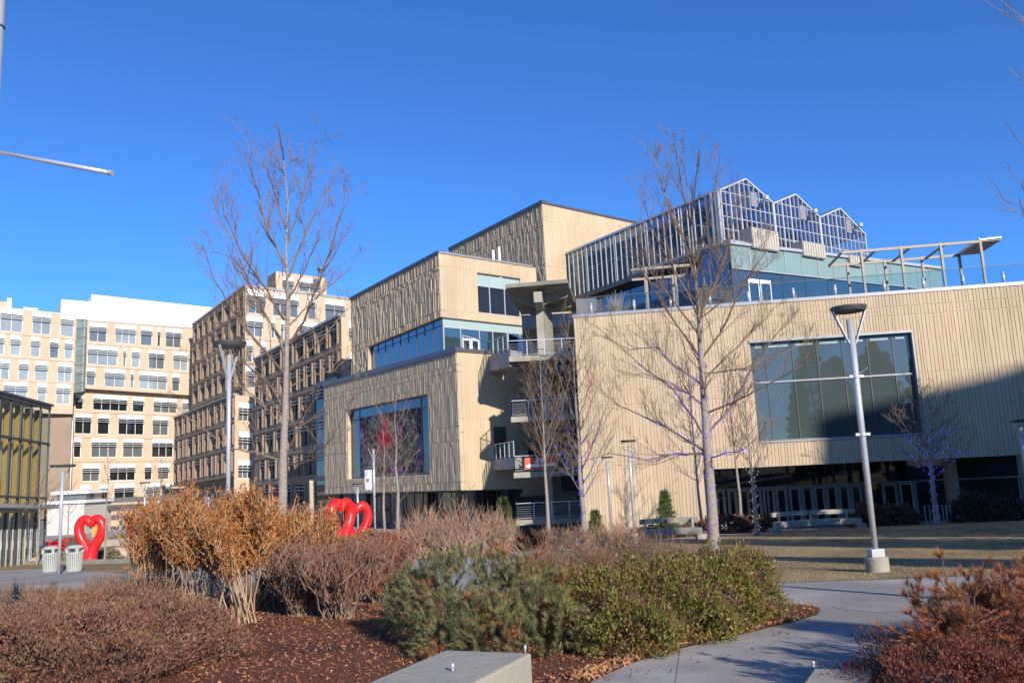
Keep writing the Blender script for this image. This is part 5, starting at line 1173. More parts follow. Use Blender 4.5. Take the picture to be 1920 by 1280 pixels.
# ================================================================== LAMPS
def lamp_geo(t_, b, H, plinth=True, collar=True, r=.055, big=.34, brot=0):
    x, y, z = b
    if plinth:
        MB().lathe((x, y, z - .1), [(.215, 0), (.215, .36), (.205, .38)], 28).build('concrete_base', M['concrete'], t_)
        MB().box(x - .125, x + .125, y - .125, y + .125, z + .28, z + .43).build('plinth', M['frame_grey'], t_, bevel=.01)
    zb_ = z + (.34 if plinth else -.05)
    MB().tube([(x, y, zb_), (x, y, z + H * .6), (x, y, z + H - .27)], [r * .95, r * 1.1, r * 1.28], 20).build('pole', M['alu'], t_, smooth=True)
    hd = MB().lathe((x, y, z + H - .13), [(.02, .02), (big * .86, .02), (big * .92, .02), (big, .08), (big * 1.02, .115), (big * .95, .115), (.02, .09)], 36).build('lamp_head', M['lamp_dark'], t_)
    for s_ in (-1, 1):
        k = MB(); bw_ = .05 if not brot else .022; ca_, sa_ = math.cos(brot), math.sin(brot); W_ = lambda u_, v_, h_: (x + u_ * ca_ - v_ * sa_, y + u_ * sa_ + v_ * ca_, z + h_)
        k.box8([W_(s_ * r, -bw_, H - .75), W_(s_ * (r + .015), -bw_, H - .75), W_(s_ * (r + .015), bw_, H - .75), W_(s_ * r, bw_, H - .75), W_(s_ * big * .9, -bw_, H - .1), W_(s_ * (big * .9 + .02), -bw_, H - .1), W_(s_ * (big * .9 + .02), bw_, H - .1), W_(s_ * big * .9, bw_, H - .1)]); k.build('bracket', M['frame_grey'], t_)
    if collar:
        for zz in (.5, .72):
            k = MB(); k.lathe((x, y, z + H * zz), [(r * 1.15, 0), (r * 1.5, 0), (r * 1.5, .06), (r * 1.15, .06)], 18); k.beam((x - .14, y - .02, z + H * zz + .03), (x + .14, y - .02, z + H * zz + .03), .04, .05); k.build('collar', M['frame_grey'], t_)
        k = MB(); k.tube([(x + .16, y - .2, z + H * .72 + .16), (x - .16, y + .2, z + H * .72 - .08)], .015, 8); k.build('banner_arm', M['alu'], t_)
GL = 'grey disc-headed lamp posts'
b = gpt(1646, 1072); b.z = gz(b.y); big = thing('street_lamp', b, 'large disc-headed steel lamp post on a round concrete base at the lawn edge', 'lamp post', GL)
topz = at(1592, 574, b.y).z; lamp_geo(big, b, topz - b.z)
HL_ = topz - b.z
def lampat(px, ytop, Y, label, plinth=False, H=None, scale=1.0, bg=.34, brot=0):
    p = at(px, ytop, Y); z = gz(Y); t_ = thing('street_lamp', (p.x, Y, z), label, 'lamp post', GL); lamp_geo(t_, (p.x, Y, z), p.z - z, plinth, collar=False, r=.055 * scale, big=bg, brot=brot); return p
lampat(430, 640, 16.2, 'disc-headed lamp post rising from the orange shrub left of the tall tree', scale=.68, bg=.32, brot=1.25)
lampat(1178, 824, 37, 'disc-headed lamp post on a white footing, left of the tallest lawn tree', plinth=True)
lampat(1138, 855, 47, 'farther disc-headed lamp post close to the museum wall')
lampat(118, 870, 32.7, 'disc-headed lamp post beside the two litter bins', bg=.46, brot=1.4)
pf = lampat(700, 832, 44, 'disc-headed lamp post carrying a white panel, before the mural window')
lampat(670, 905, 57, 'farthest small lamp post under the mural window')
lampat(1911, 786, 35, 'disc-headed lamp post at the right edge before the shaded wall')
lampat(272, 903, 58, 'thin lamp post half hidden by the orange shrub on the left')
lampat(391, 924, 62, 'distant lamp head just above the orange shrub')
sp = thing('sign_panel', (pf.x - .33, 43.9, gz(44)), 'white panel fixed to the lamp post before the mural window', 'sign')
a, b2 = at(684, 881, 43.9), at(697.5, 918, 43.9); MB().box(a.x, b2.x, 43.8, 43.95, b2.z, a.z).build('panel', M['sign_white'], sp, bevel=.02)
k = MB(); k.box(b2.x, pf.x, 43.9, 43.94, a.z - .25, a.z - .2); k.box(b2.x, pf.x, 43.9, 43.94, b2.z + .2, b2.z + .25); k.build('bracket', M['alu'], sp)
k = MB(); k.box(a.x + .1, a.x + .22, 43.77, 43.8, b2.z + .4, b2.z + .6); k.build('plate', M['stone'], sp)

# tall banner pole at the left edge
YP = 8.0; p = at(-3, 45, YP); t_ = thing('banner_pole', (p.x, YP, gz(YP)), 'tall grey steel pole with a long horizontal banner arm at the upper left edge', 'pole')
p = at(-6, 45, YP)
MB().tube([(p.x, YP, gz(YP)), (p.x, YP, at(5, -150, YP).z)], [.075, .065], 24).build('pole', M['alu'], t_, smooth=True)
k = MB(); k.lathe((p.x, YP, at(0, 52, YP).z), [(.072, 0), (.078, .004), (.078, .02), (.072, .024)], 24); k.build('collar', M['frame_dark'], t_)
a, b2 = at(-60, 284, YP), at(205, 324, YP); b2 = at(205, 324, 7.6)
st = Vector((p.x, YP, at(-30, 287, YP).z)); st = Vector((p.x, YP, a.z))
aa = MB().tube([st, b2], .0215, 16).build('banner_arm', M['alu'], t_, smooth=True)
e1 = b2 + (b2 - st).normalized() * .035; MB().tube([b2 - (b2 - st).normalized() * .01, e1], .026, 16).build('end_cap', M['frame_grey'], aa, smooth=False)

# ================================================================== HEARTS
def heart(loc, rot, label, s=1.0):
    t_ = thing('heart_sculpture', loc, label, 'sculpture', 'red tubular heart sculptures'); c_, s_ = math.cos(rot), math.sin(rot); o = Vector(loc)
    def W(x, z): return o + Vector((x * c_ * s, x * s_ * s, z * s))
    from mathutils import geometry
    def spl(P, n=6):
        out = []
        P = [P[0]] + P + [P[-1]]
        for i in range(1, len(P) - 2):
            for j in range(n):
                t = j / n; a, b_, c2, d = [np.array(q) for q in P[i - 1:i + 3]]
                out.append(.5 * ((2 * b_) + (-a + c2) * t + (2 * a - 5 * b_ + 4 * c2 - d) * t * t + (-a + 3 * b_ - 3 * c2 + d) * t ** 3))
        out.append(np.array(P[-2])); return out
    k = MB()
    for sg in (-1, 1):
        q = spl([(0.02, .0, .36), (.03, .35, .33), (.10, .62, .30), (.26, .92, .26), (.45, 1.22, .245), (.58, 1.52, .24), (.62, 1.82, .235), (.55, 2.08, .23), (.38, 2.26, .225), (.2, 2.24, .22), (.06, 2.08, .21), (0.0, 1.93, .17)])
        k.tube([W(sg * a[0], a[1]) for a in q], [a[2] * s for a in q], 24)
    k.build('tube', M['red'], t_, smooth=True)
    k = MB(); k.lathe(tuple(o - Vector((0, 0, .04))), [(.46 * s, 0), (.46 * s, .06), (.40 * s, .07)], 20); k.build('base_plate', M['concrete_grey'], t_)
    k = MB(); k.lathe(tuple(o + Vector((0, 0, 1.78 * s))), [(.05, 0), (.08, .02), (.08, .10), (.05, .12)], 12); k.build('fixing', M['frame_dark'], t_)
    return t_
h = gpt(168, 1056); h.z = gz(h.y); heart(h, 0, 'front-facing red tubular heart beside the litter bins', 1.02)
h = gpt(640, 1040); h.z = gz(h.y); heart(h, R(58), 'red tubular heart seen edge-on behind the brown shrubs', 1.06)
h = onground(668, 1015, 42); heart(h, R(28), 'farther red tubular heart right of the edge-on one', 1.0)
h = onground(258, 1010, 62); heart(h, R(20), 'distant red tubular heart glimpsed through the orange shrub', 1.0)
# low red sculpture of stacked fins
p = onground(95, 1035, 52); t_ = thing('fin_sculpture', p, 'low red sculpture of stacked wavy fins left of the litter bins', 'sculpture')
rnd = random.Random(4)
for i in range(5):
    k = MB(); z = p.z + .25 + i * .22; x0 = p.x - .6 + .15 * i
    k.box8([(x0, p.y, z), (x0 + 1.1, p.y - .1, z + .12), (x0 + 1.1, p.y + .3, z + .12), (x0, p.y + .3, z), (x0, p.y, z + .1), (x0 + 1.1, p.y - .1, z + .22), (x0 + 1.1, p.y + .3, z + .22), (x0, p.y + .3, z + .1)]); k.build('fin', M['red'], t_)
MB().box(p.x - .5, p.x + .5, p.y + .3, p.y + .5, p.z, p.z + 1.2).build('stand', M['red'], t_)
# small banner on post behind the heart
p = onground(184, 1010, 66); t_ = thing('banner_sign', p, 'small red and orange banner on a post seen through the heart', 'banner')
MB().tube([p, p + Vector((0, 0, 2.6))], .04, 8).build('post', M['alu'], t_); MB().box(p.x - .5, p.x - .05, p.y - .02, p.y + .02, p.z + .8, p.z + 2.5).build('cloth', mat('banner print', (.7, .25, .06), .7, .8, 1.6, stain=(.6, .05, .03)), t_)

# ================================================================== BINS
def bin_(p, label):
    t_ = thing('litter_bin', p, label, 'litter bin', 'grey slatted litter bins'); x, y, z = p
    MB().lathe((x, y, z + .04), [(.245, 0), (.26, .02), (.285, .72), (.27, .74)], 24).build('liner', M['frame_dark'], t_)
    k = MB(); n_ = 26
    for i in range(n_):
        a = 2 * math.pi * i / n_; w_ = .052; c_, s_ = math.cos(a), math.sin(a)
        def q(r, t, zz): return (x + c_ * r - s_ * t, y + s_ * r + c_ * t, z + zz)
        k.box8([q(.262, -w_ / 2, .02), q(.275, -w_ / 2, .02), q(.275, w_ / 2, .02), q(.262, w_ / 2, .02), q(.31, -w_ / 2, .76), q(.325, -w_ / 2, .76), q(.325, w_ / 2, .76), q(.31, w_ / 2, .76)])
    k.build('slats', M['slat'], t_)
    k = MB(); k.lathe((x, y, z + .74), [(.29, 0), (.335, 0), (.335, .05), (.29, .05)], 28); k.lathe((x, y, z + .95), [(.335, 0), (.34, .03), (.25, .10), (.05, .13)], 28)
    for i in range(4):
        a = math.pi / 4 + i * math.pi / 2; k.box(x + math.cos(a) * .3 - .05, x + math.cos(a) * .3 + .05, y + math.sin(a) * .3 - .03, y + math.sin(a) * .3 + .03, z + .77, z + .97)
    k.build('lid', M['slat'], t_)
p = gpt(94, 1072); p.z = gz(p.y); bin_(p, 'slatted grey litter bin left of the lamp post'); p = gpt(139, 1071); p.z = gz(p.y); bin_(p, 'slatted grey litter bin between the lamp post and the red heart')

# ================================================================== WALLS, BENCHES
def lowwall(name, pts, w_, h, m, label, cat, dz=0, top=None):
    t_ = thing(name, (pts[0][0], pts[0][1], gz(pts[0][1])), label, cat)
    k = MB()
    for (a, b_) in zip(pts, pts[1:]):
        a = Vector(a); b_ = Vector(b_); d = (b_ - a).normalized(); n_ = Vector((-d.y, d.x)) * w_
        P = [a, b_, b_ + n_, a + n_]; k.box8([(q.x, q.y, gz(q.y) + dz) for q in P] + [(q.x, q.y, gz(q.y) + dz + h) for q in P])
    k.build('wall', m, t_, bevel=.02); return t_
lowwall('planter_wall', [(gpt(-120, 1062).x, gpt(-120, 1062).y), (gpt(250, 1056).x, gpt(250, 1056).y)], .45, .22, M['concrete'], 'long low concrete planter wall behind the red heart, lower tier', 'wall')
a, b2 = gpt(-120, 1055), gpt(250, 1049); lowwall('planter_wall', [(a.x, a.y), (b2.x, b2.y)], .45, .55, M['concrete'], 'long low concrete planter wall behind the red heart, upper tier', 'wall')
a, b2 = (at(175, 1010, 66)), at(262, 1008, 68); lowwall('planter_wall', [(a.x, a.y), (b2.x, b2.y)], .5, .5, M['concrete'], 'farther short concrete planter wall right of the red heart', 'wall')
# foreground block seat
sd = thing('concrete_bench', (-.6, 4.3, gz(4.3)), 'near concrete block bench at the bottom edge with a steel stud', 'bench')
zt_b = None
c1_ = gpt(997, 1224)
def topat(px, py, z):
    r = ray(px, py); return EYE + r * ((z - 4.0) / r.z)
ZB = 4 - 1.10
Q = [topat(676, 1284, ZB), topat(835, 1217.5, ZB), topat(997, 1223, ZB), topat(700, 1360, ZB)]
Q2 = topat(905, 1243, ZB)
u1 = (Q[0] - Q[1]); Q[0] = Q[1] + u1 * 3.0; v1 = Q[2] - Q[1]; Q[3] = Q[0] + v1
k = MB(); k.box8([(q.x, q.y, gz(q.y) - .05) for q in (Q[0], Q[3], Q[2], Q[1])] + [tuple(q) for q in (Q[0], Q[3], Q[2], Q[1])]); k.build('block', M['concrete'], sd, bevel=.015)
def stud(px, py, z, par, r=.012):
    q = topat(px, py, z); k = MB(); k.tube([q, q + Vector((0, 0, .02))], r * .5, 10); 
    k.lathe(q + Vector((0, 0, .015)), [(r * .3, 0), (r * .85, .006), (r, .016), (r * .85, .026), (r * .3, .032)], 14); k.build('stud', M['alu'], par, smooth=True)
stud(849, 1258, ZB, sd); stud(985, 1223, ZB, sd, .009)
sd2 = thing('concrete_bench', (2.2, 4.8, gz(5)), 'pale concrete slab seat with a steel stud on the shaded path, right of centre', 'bench')
ZB2 = gz(6.0) + .22
P4 = [topat(1498, 1290, ZB2), topat(1526, 1252, ZB2), topat(1640, 1254, ZB2), topat(1650, 1300, ZB2)]
P4[0] = P4[1] + (P4[0] - P4[1]) * 4; P4[3] = P4[2] + (P4[0] - P4[1])
k = MB(); k.box8([(q.x, q.y, gz(q.y) - .05) for q in (P4[0], P4[3], P4[2], P4[1])] + [tuple(q) for q in (P4[0], P4[3], P4[2], P4[1])]); k.build('slab', M['concrete'], sd2, bevel=.012)
stud(1526, 1251, ZB2, sd2, .010)
# benches in front of museum
def mbench(x0, y0, x1, y1, Y0, Y1, label):
    a = onground(x0, y0, Y0); b_ = onground(x1, y1, Y1); t_ = thing('concrete_bench', a, label, 'bench', 'long concrete benches before the museum'); n_ = 10; k = MB(); s_ = MB()
    pts = [a.lerp(b_, i / n_) + Vector((0, .6 * math.sin(math.pi * i / n_), 0)) for i in range(n_ + 1)]
    for p, q in zip(pts, pts[1:]): k.box8([(p.x, p.y, p.z + .22), (q.x, q.y, q.z + .22), (q.x, q.y + .55, q.z + .22), (p.x, p.y + .55, p.z + .22), (p.x, p.y, p.z + .5), (q.x, q.y, q.z + .5), (q.x, q.y + .55, q.z + .5), (p.x, p.y + .55, p.z + .5)]); s_.box8([(p.x, p.y + .75, p.z + .72), (q.x, q.y + .75, q.z + .72), (q.x, q.y + .83, q.z + .72), (p.x, p.y + .83, p.z + .72), (p.x, p.y + .75, p.z + .95), (q.x, q.y + .75, q.z + .95), (q.x, q.y + .83, q.z + .95), (p.x, p.y + .83, p.z + .95)])
    k.build('seat', M['concrete'], t_); s_.build('backrest', M['concrete'], t_)
    for p in (pts[0], pts[-1]): k = MB(); k.box(p.x - .25, p.x + .25, p.y + .02, p.y + .53, p.z - .05, p.z + .22); k.build('support', M['concrete'], t_)
    for i in (1, 5, 9): k = MB(); p = pts[i]; k.box(p.x - .05, p.x + .05, p.y + .58, p.y + .76, p.z + .3, p.z + .9); k.build('arm', M['concrete'], t_)
mbench(1205, 1003, 1318, 1001, 38.5, 38.8, 'long concrete bench with backrest before the sunlit wall, left of the tallest lawn tree')
mbench(1456, 993, 1616, 981, 43.0, 44.3, 'curved concrete bench with backrest before the lobby doors')
# hoops / handrails near doors
for i, px in enumerate((1735, 1760, 1775)):
    p = onground(px, 965, 45.5); t_ = MB(); t_.tube([p, p + Vector((0, 0, .95)), p + Vector((.35, .2, .95)), p + Vector((.35, .2, 0))], .025, 8); o = t_.build('bike_hoop', M['alu']); rebase(o, p); tag(o, 'thin steel cycle hoop %s of the blue-lit shaded tree' % ('left', 'just right', 'farther right')[i], 'cycle hoop', 'steel cycle hoops')
# boulders
def boulder(px, py, Y, s, label, seed):
    rg = np.random.default_rng(seed); p = onground(px, py, Y); t = bpy.data.meshes.new('boulder'); import bmesh
    bm = bmesh.new(); bmesh.ops.create_icosphere(bm, subdivisions=3, radius=1)
    for v in bm.verts:
        n_ = v.co.normalized(); f = 1 + .16 * math.sin(n_.x * 4 + seed) + .12 * math.sin(n_.y * 5 + seed * 2) + .10 * math.sin(n_.z * 7 + seed); v.co = Vector((n_.x * s * f, n_.y * s * .8 * f, n_.z * s * .5 * f))
    bm.to_mesh(t); bm.free(); t.materials.append(M['rock']); o = bpy.data.objects.new('boulder', t); C.objects.link(o); o.location = p + Vector((0, 0, s * .25)); tag(o, label, 'boulder', 'tan boulders in the planters')
    for pl_ in t.polygons: pl_.use_smooth = True
boulder(225, 1037, 49, .9, 'tan boulder behind the planter wall right of the red heart', 1); boulder(245, 1038, 50, .6, 'smaller tan boulder at the right of the largest one', 2)
boulder(28, 1039, 48.5, .9, 'tan boulder behind the planter wall at the far left', 3); boulder(205, 1008, 69, .8, 'tan boulder seen beside the heart on the farther planter', 4); boulder(62, 1038, 48.5, .6, 'small tan boulder before the glass pavilion doors', 5)

# ================================================================== SHRUBS
def ell(n, c, r, shell=.55, rg=RNG, zmin=-1, top=False):
    d = rg.normal(size=(n, 3)); d /= np.linalg.norm(d, axis=1, keepdims=True)
    d[:, 2] = np.abs(d[:, 2]) if top else d[:, 2]
    f = (shell + (1 - shell) * rg.random(n)) ** (1)
    lum = 1 + .13 * np.sin(d[:, 0] * 7 + c[0] * 3) * np.cos(d[:, 1] * 6) + .11 * np.sin(d[:, 2] * 9 + d[:, 0] * 5 + c[1]) + .05 * np.sin(d[:, 0] * 17) * np.sin(d[:, 2] * 15)
    P = np.array(c) + d * f[:, None] * lum[:, None] * np.array(r); return P, d
LEAF = ([(-.3, 0, 0), (.3, 0, 0), (.22, .1, 1), (-.22, .1, 1)], [(0, 1, 2, 3)])
TW = ([(-.02, 0, 0), (.02, 0, 0), (.008, .0, 1), (-.008, .0, 1), (0, -.02, 0), (0, .02, 0), (0, .008, 1), (0, -.008, 1)], [(0, 1, 2, 3), (4, 5, 6, 7)])
def needle_tpl(n=16, l=1, w=.035, seed=0, spread=.75):
    rg = random.Random(seed); V = []; F = []
    for i in range(n):
        a = 2 * math.pi * i / n + rg.uniform(-.2, .2); s_ = spread * rg.uniform(.4, 1.1); z0 = rg.uniform(0, .45); b = Vector((0, 0, z0)); t = b + Vector((math.cos(a) * s_, math.sin(a) * s_, rg.uniform(.6, 1))).normalized() * l * rg.uniform(.75, 1); pw = Vector((-math.sin(a), math.cos(a), 0)) * w
        k_ = len(V); V += [tuple(b - pw), tuple(b + pw), tuple(t)]; F.append((k_, k_ + 1, k_ + 2))
    return V, F
def shrub(name, base, label, cat='shrub', group=None):
    return thing(name, base, label, cat, group)
def stems(t_, base, tips, r0_, mt, rg, n=5, bend=.25, spread=.3):
    mb = MB()
    for tp_ in tips:
        b = Vector(base) + Vector((rg.gauss(0, spread), rg.gauss(0, spread * .7), 0)); b.z = gz(b.y) - .02; T = Vector(tp_); pts = []
        for i in range(n + 1):
            f = i / n; q = b.lerp(T, f); q.z = b.z + (T.z - b.z) * (f ** (1 - bend)); pts.append(q + Vector((rg.gauss(0, .02), rg.gauss(0, .02), 0)) * (f > 0))
        mb.tube(pts, [r0_ * (1 - .75 * i / n) for i in range(n + 1)], 4, cap=False)
    return mb.build('stems', mt, t_)
# orange-leaved upright shrubs (px list)
STEM = mat('tan shrub stem', (.36, .25, .15), .8, .25, 8)
STEMG = mat('grey shrub stem', (.24, .165, .12), .8, .25, 8)
ORL = islandmat('russet clinging leaves', [(.20, .06, .015), (.34, .10, .018), (.46, .16, .03), (.56, .24, .07), (.36, .15, .05)], .6, .3, clump=4)
def upright(px, Y, w_, h, label, seed, leafm, stemm, nst=70, nl=5200, dy=.8, leaf=(.02, .045), low=.35, group=None, topflat=.12, name='deciduous_shrub', sr=.009, sp=.13):
    rg = random.Random(seed); r2 = np.random.default_rng(seed); b = onground(px, 1100, Y); t_ = shrub(name, b, label, group=group)
    tips = []
    for i in range(nst):
        a = rg.uniform(0, 6.283); q = math.sqrt(rg.random()); tips.append((b.x + math.cos(a) * q * w_, b.y + math.sin(a) * q * dy, gz(b.y) + h * rg.uniform(1 - topflat * 2.2, 1 + topflat * .4) * (1 - .10 * q * q)))
    stems(t_, b, tips, sr, stemm, rg, spread=w_ * sp, bend=.1)
    # twigs from the upper stems
    T = np.array(tips); n = max(nst, 45) * 22; idx = r2.integers(0, nst, n); f = r2.uniform(low, .97, n); bb = np.array([b.x, b.y, gz(b.y)])
    P = bb + (T[idx] - bb) * f[:, None]; P[:, :2] += r2.normal(0, .05, (n, 2)); D = np.stack([r2.normal(0, .5, n), r2.normal(0, .5, n), np.ones(n)], 1); L_ = r2.uniform(.15, .4, n)
    V, F = scatter(TW[0], TW[1], P, D, L_); npmesh('twigs', V, F, stemm, t_)
    m_ = nl; idx = r2.integers(0, n, m_); D2 = D[idx] / np.linalg.norm(D[idx], axis=1, keepdims=True); Pl = P[idx] + D2 * (L_[idx] * r2.random(m_))[:, None] + r2.normal(0, .02, (m_, 3)); Dl = D2 + r2.normal(0, .6, (m_, 3))
    V, F = scatter(LEAF[0], LEAF[1], Pl, Dl, r2.uniform(leaf[0], leaf[1], m_)); npmesh('leaves', V, F, leafm, t_); return t_
GO = 'russet-leaved upright shrubs in the mulch bed'
upright(300, 14.5, .75, 1.85, 'russet-leaved shrub at the left end of the tall orange hedge', 21, ORL, STEM, 58, 13000, group=GO, low=.48, sr=.008, sp=.42)
upright(375, 13.2, .75, 1.90, 'broad russet-leaved shrub in the middle of the tall orange hedge', 22, ORL, STEM, 62, 15000, group=GO, low=.48, sr=.008, sp=.42)
upright(450, 12.4, .62, 1.80, 'russet-leaved shrub with bare leaning tan stems at the mulch', 23, ORL, STEM, 22, 12500, group=GO, low=.45, sr=.015, sp=.3)
upright(548, 14.5, .85, 1.6, 'russet-leaved shrub between the orange hedge and the red hearts', 24, ORL, STEM, 50, 12000, group=GO, low=.5, sr=.008, sp=.4)
rnd = random.Random(77)
MRL = islandmat('dark maroon leaves', [(.10, .03, .025), (.17, .05, .03), (.07, .025, .02), (.24, .09, .05)], .6, .2)
BRL = islandmat('brown red leaves', [(.10, .032, .02), (.20, .055, .028), (.30, .10, .04), (.22, .09, .04)], .6, .2, clump=4)
upright(560, 13.0, .62, .95, 'dark twiggy shrub in shade left of the grey-stemmed one', 25, MRL, STEMG, 60, 14000, leaf=(.015, .03), group='twiggy half-bare shrubs', low=.15)
upright(640, 12.4, .85, 1.0, 'grey-stemmed fan-shaped twiggy shrub, nearly bare, at the mulch', 26, BRL, STEMG, 62, 13000, leaf=(.014, .028), group='twiggy half-bare shrubs', low=.2)
upright(715, 14.5, .62, 1.0, 'red-brown twiggy shrub right of the edge-on heart', 27, BRL, STEMG, 55, 20000, leaf=(.015, .032), group='twiggy half-bare shrubs', low=.15)
# bare fan shrub in the middle distance
def fan(px, Y, w_, h, label, seed, m_, n=110, name='bare_shrub', dy=.8, r=.016):
    rg = random.Random(seed); b = onground(px, 1040, Y); t_ = shrub(name, b, label, group='leafless fan-stemmed shrubs'); tips = []
    for i in range(n):
        a = rg.uniform(-1, 1); tips.append((b.x + a * w_, b.y + rg.uniform(-1, 1) * dy, gz(b.y) + h * rg.uniform(.5, 1) * (1 - .25 * abs(a))))
    stems(t_, b, tips, r, m_, rg, spread=w_ * .42, bend=.1)
    r2 = np.random.default_rng(seed); k = n * 4; T = np.array(tips)[r2.integers(0, n, k)]; bb = np.array(tuple(b)); f = r2.uniform(.4, 1, k); P = bb + (T - bb) * f[:, None]; P[:, 0] += r2.normal(0, w_ * .12, k)
    V, F = scatter(TW[0], TW[1], P, np.stack([r2.normal(0, .4, k), r2.normal(0, .4, k), np.ones(k)], 1), r2.uniform(.2, .5, k)); npmesh('twigs', V, F, m_, t_)
STP = mat('pinkish bare stem', (.36, .23, .15), .8, .3, 8)
fan(800, 31, 1.0, 2.0, 'leafless fan-stemmed shrub left half of the clump below the mural window', 31, STP, dy=1)
fan(870, 31, 1.5, 2.25, 'largest leafless fan-stemmed shrub below the museum corner', 32, STP, dy=1)
fan(935, 32, .9, 1.7, 'leafless fan-stemmed shrub at the right of the clump below the museum corner', 33, STP, dy=1)
fan(1050, 35, 1.1, .95, 'low leafless shrub before the lowest stair landing', 34, STP, n=60)
fan(1130, 35, 1.2, 1.0, 'low leafless shrub left of the white-footed lamp post', 35, STP, n=70)
fan(1170, 33.5, .7, .9, 'small leafless shrub at the foot of the white-footed lamp post', 36, STP, n=45)
# grey twigs above the mixed hedge
def mound(name, ells, label, leafm, n, leaf, twm=None, ntw=0, twl=(.08, .2), group=None, cat='shrub', tpl=LEAF, shell=.7, base=None, part='leaves', upb=.5, tw_shell=.75, core=True):
    c0 = ells[0][0]; b = Vector((c0[0], c0[1], gz(c0[1]))); t_ = shrub(name, b, label, cat, group)
    vol = [e[1][0] * e[1][1] + e[1][0] * e[1][2] for e in ells]; tot = sum(vol); Ps = []; Ds = []; Pt = []; Dt = []
    def ok(P, own):
        m_ = P[:, 2] > (2.7 - .05 * P[:, 1]) + .01
        for j, (c, r) in enumerate(ells):
            if j != own: m_ &= (((P - np.array(c)) / (np.array(r) * .7)) ** 2).sum(1) > 1
        return m_
    for j, ((c, r), v) in enumerate(zip(ells, vol)):
        P, D = ell(int(n * v / tot), c, r, shell); k = ok(P, j); Ps.append(P[k]); Ds.append(D[k])
        if ntw: P, D = ell(int(ntw * v / tot), c, r, tw_shell); k = ok(P, j); Pt.append(P[k]); Dt.append(D[k])
    P = np.concatenate(Ps); D = np.concatenate(Ds); D = D * .6 + RNG.normal(0, .5, D.shape) + [0, 0, upb]
    V, F = scatter(tpl[0], tpl[1], P, D, RNG.uniform(leaf[0], leaf[1], len(P))); npmesh(part, V, F, leafm, t_)
    if ntw:
        P = np.concatenate(Pt); D = np.concatenate(Dt); D = D * .8 + RNG.normal(0, .35, D.shape) + [0, 0, upb]
        V, F = scatter(TW[0], TW[1], P, D, RNG.uniform(twl[0], twl[1], len(P))); npmesh('twigs', V, F, twm, t_)
    return t_
def E(px, Y, rx, ry, h, sink=.35):
    p = at(px, 1100, Y); z = gz(Y); rz = h / (1 + sink) ; return ((p.x, Y, z + h - rz), (rx, ry, rz))
TWB = islandmat('tan maroon twigs', [(.18, .085, .055), (.30, .20, .12), (.12, .05, .04), (.36, .27, .16)], .85)
TWR = islandmat('dark red twigs', [(.12, .05, .04), (.2, .1, .07), (.09, .035, .03)], .85)
BARB = islandmat('tiny maroon leaves', [(.12, .05, .035), (.19, .085, .055), (.24, .13, .075), (.20, .11, .065), (.38, .30, .16)], .7, .15, clump=4)
mound('barberry_shrub', [E(95, 8.1, 1.35, 1.2, .70), E(300, 8.9, .8, .9, .72), E(190, 9.6, 1.2, .9, .78)], 'low spreading maroon shrub filling the lower left corner', BARB, 95000, (.014, .030), TWB, 15000, (.04, .10), group='low maroon twiggy shrubs')
mound('barberry_shrub', [E(1900, 5.7, 1.15, .65, .52), E(1790, 5.3, .55, .5, .42)], 'low maroon twiggy shrub at the lower right corner', islandmat('deep red leaves', [(.09, .025, .02), (.17, .045, .03), (.22, .07, .04), (.15, .05, .03), (.30, .17, .09)], .7, .15, clump=6), 70000, (.009, .02), TWR, 9000, (.04, .09), group='low maroon twiggy shrubs')
mound('barberry_shrub', [E(520, 15.5, .5, .4, .5)], 'small dark shrub in shade behind the orange hedge stems', MRL, 6000, (.015, .03), TWB, 3000, group='low maroon twiggy shrubs')
mound('barberry_shrub', [E(60, 13.5, 1.6, .7, .55), E(250, 15, 1.3, .8, .6)], 'low maroon shrub at the paving edge below the litter bins', BARB, 30000, (.014, .03), TWB, 8000, group='low maroon twiggy shrubs')
# mugo pine
NT = needle_tpl(18, 1, .028, 1, .75)
PINE = islandmat('blue green needles', [(.075, .095, .045), (.145, .16, .065), (.23, .225, .09), (.31, .27, .11), (.42, .27, .12)], .55, .2, clump=5)
def shoots(ells, n, ln, k_, shell=.82):
    P = []; D = []
    vol = [e[1][0] * e[1][2] for e in ells]; tot = sum(vol)
    for j, ((c, r), v) in enumerate(zip(ells, vol)):
        p, d = ell(int(n * v / tot), c, r, shell); m_ = p[:, 2] > (2.7 - .05 * p[:, 1]) + .06
        for q, (c2, r2) in enumerate(ells):
            if q != j: m_ &= (((p - np.array(c2)) / (np.array(r2) * .75)) ** 2).sum(1) > 1
        p = p[m_]; d = d[m_] * .8 + RNG.normal(0, .3, p.shape) + [0, 0, .45]; d /= np.linalg.norm(d, axis=1, keepdims=True)
        for i in range(k_):
            P.append(p + d * ln * (i / k_ - .7) + RNG.normal(0, .006, p.shape)); D.append(d + RNG.normal(0, .1, d.shape))
    return np.concatenate(P), np.concatenate(D)
PINED = islandmat('dying orange needles', [(.36, .15, .07), (.26, .09, .04), (.42, .22, .10)], .7, .15)
mg = mound('mugo_pine', [E(875, 9.2, .68, .6, 1.12), E(975, 8.7, .62, .55, .98), E(845, 8.6, .36, .35, .66), E(1030, 8.4, .38, .4, .68), E(795, 9.8, .42, .45, .92), E(925, 8.2, .45, .35, .62), E(760, 10.2, .3, .4, .8)], 'rounded blue-green mugo pine with browned tufts behind the concrete bench', PINE, 900, (.08, .12), tpl=NT, shell=.6, part='inner_needles', upb=.35)
MGE = [E(875, 9.2, .68, .6, 1.12), E(975, 8.7, .62, .55, .98), E(845, 8.6, .36, .35, .66), E(1030, 8.4, .38, .4, .68), E(795, 9.8, .42, .45, .92), E(925, 8.2, .45, .35, .62), E(760, 10.2, .3, .4, .8)]
P, D = shoots(MGE, 1500, .15, 6)
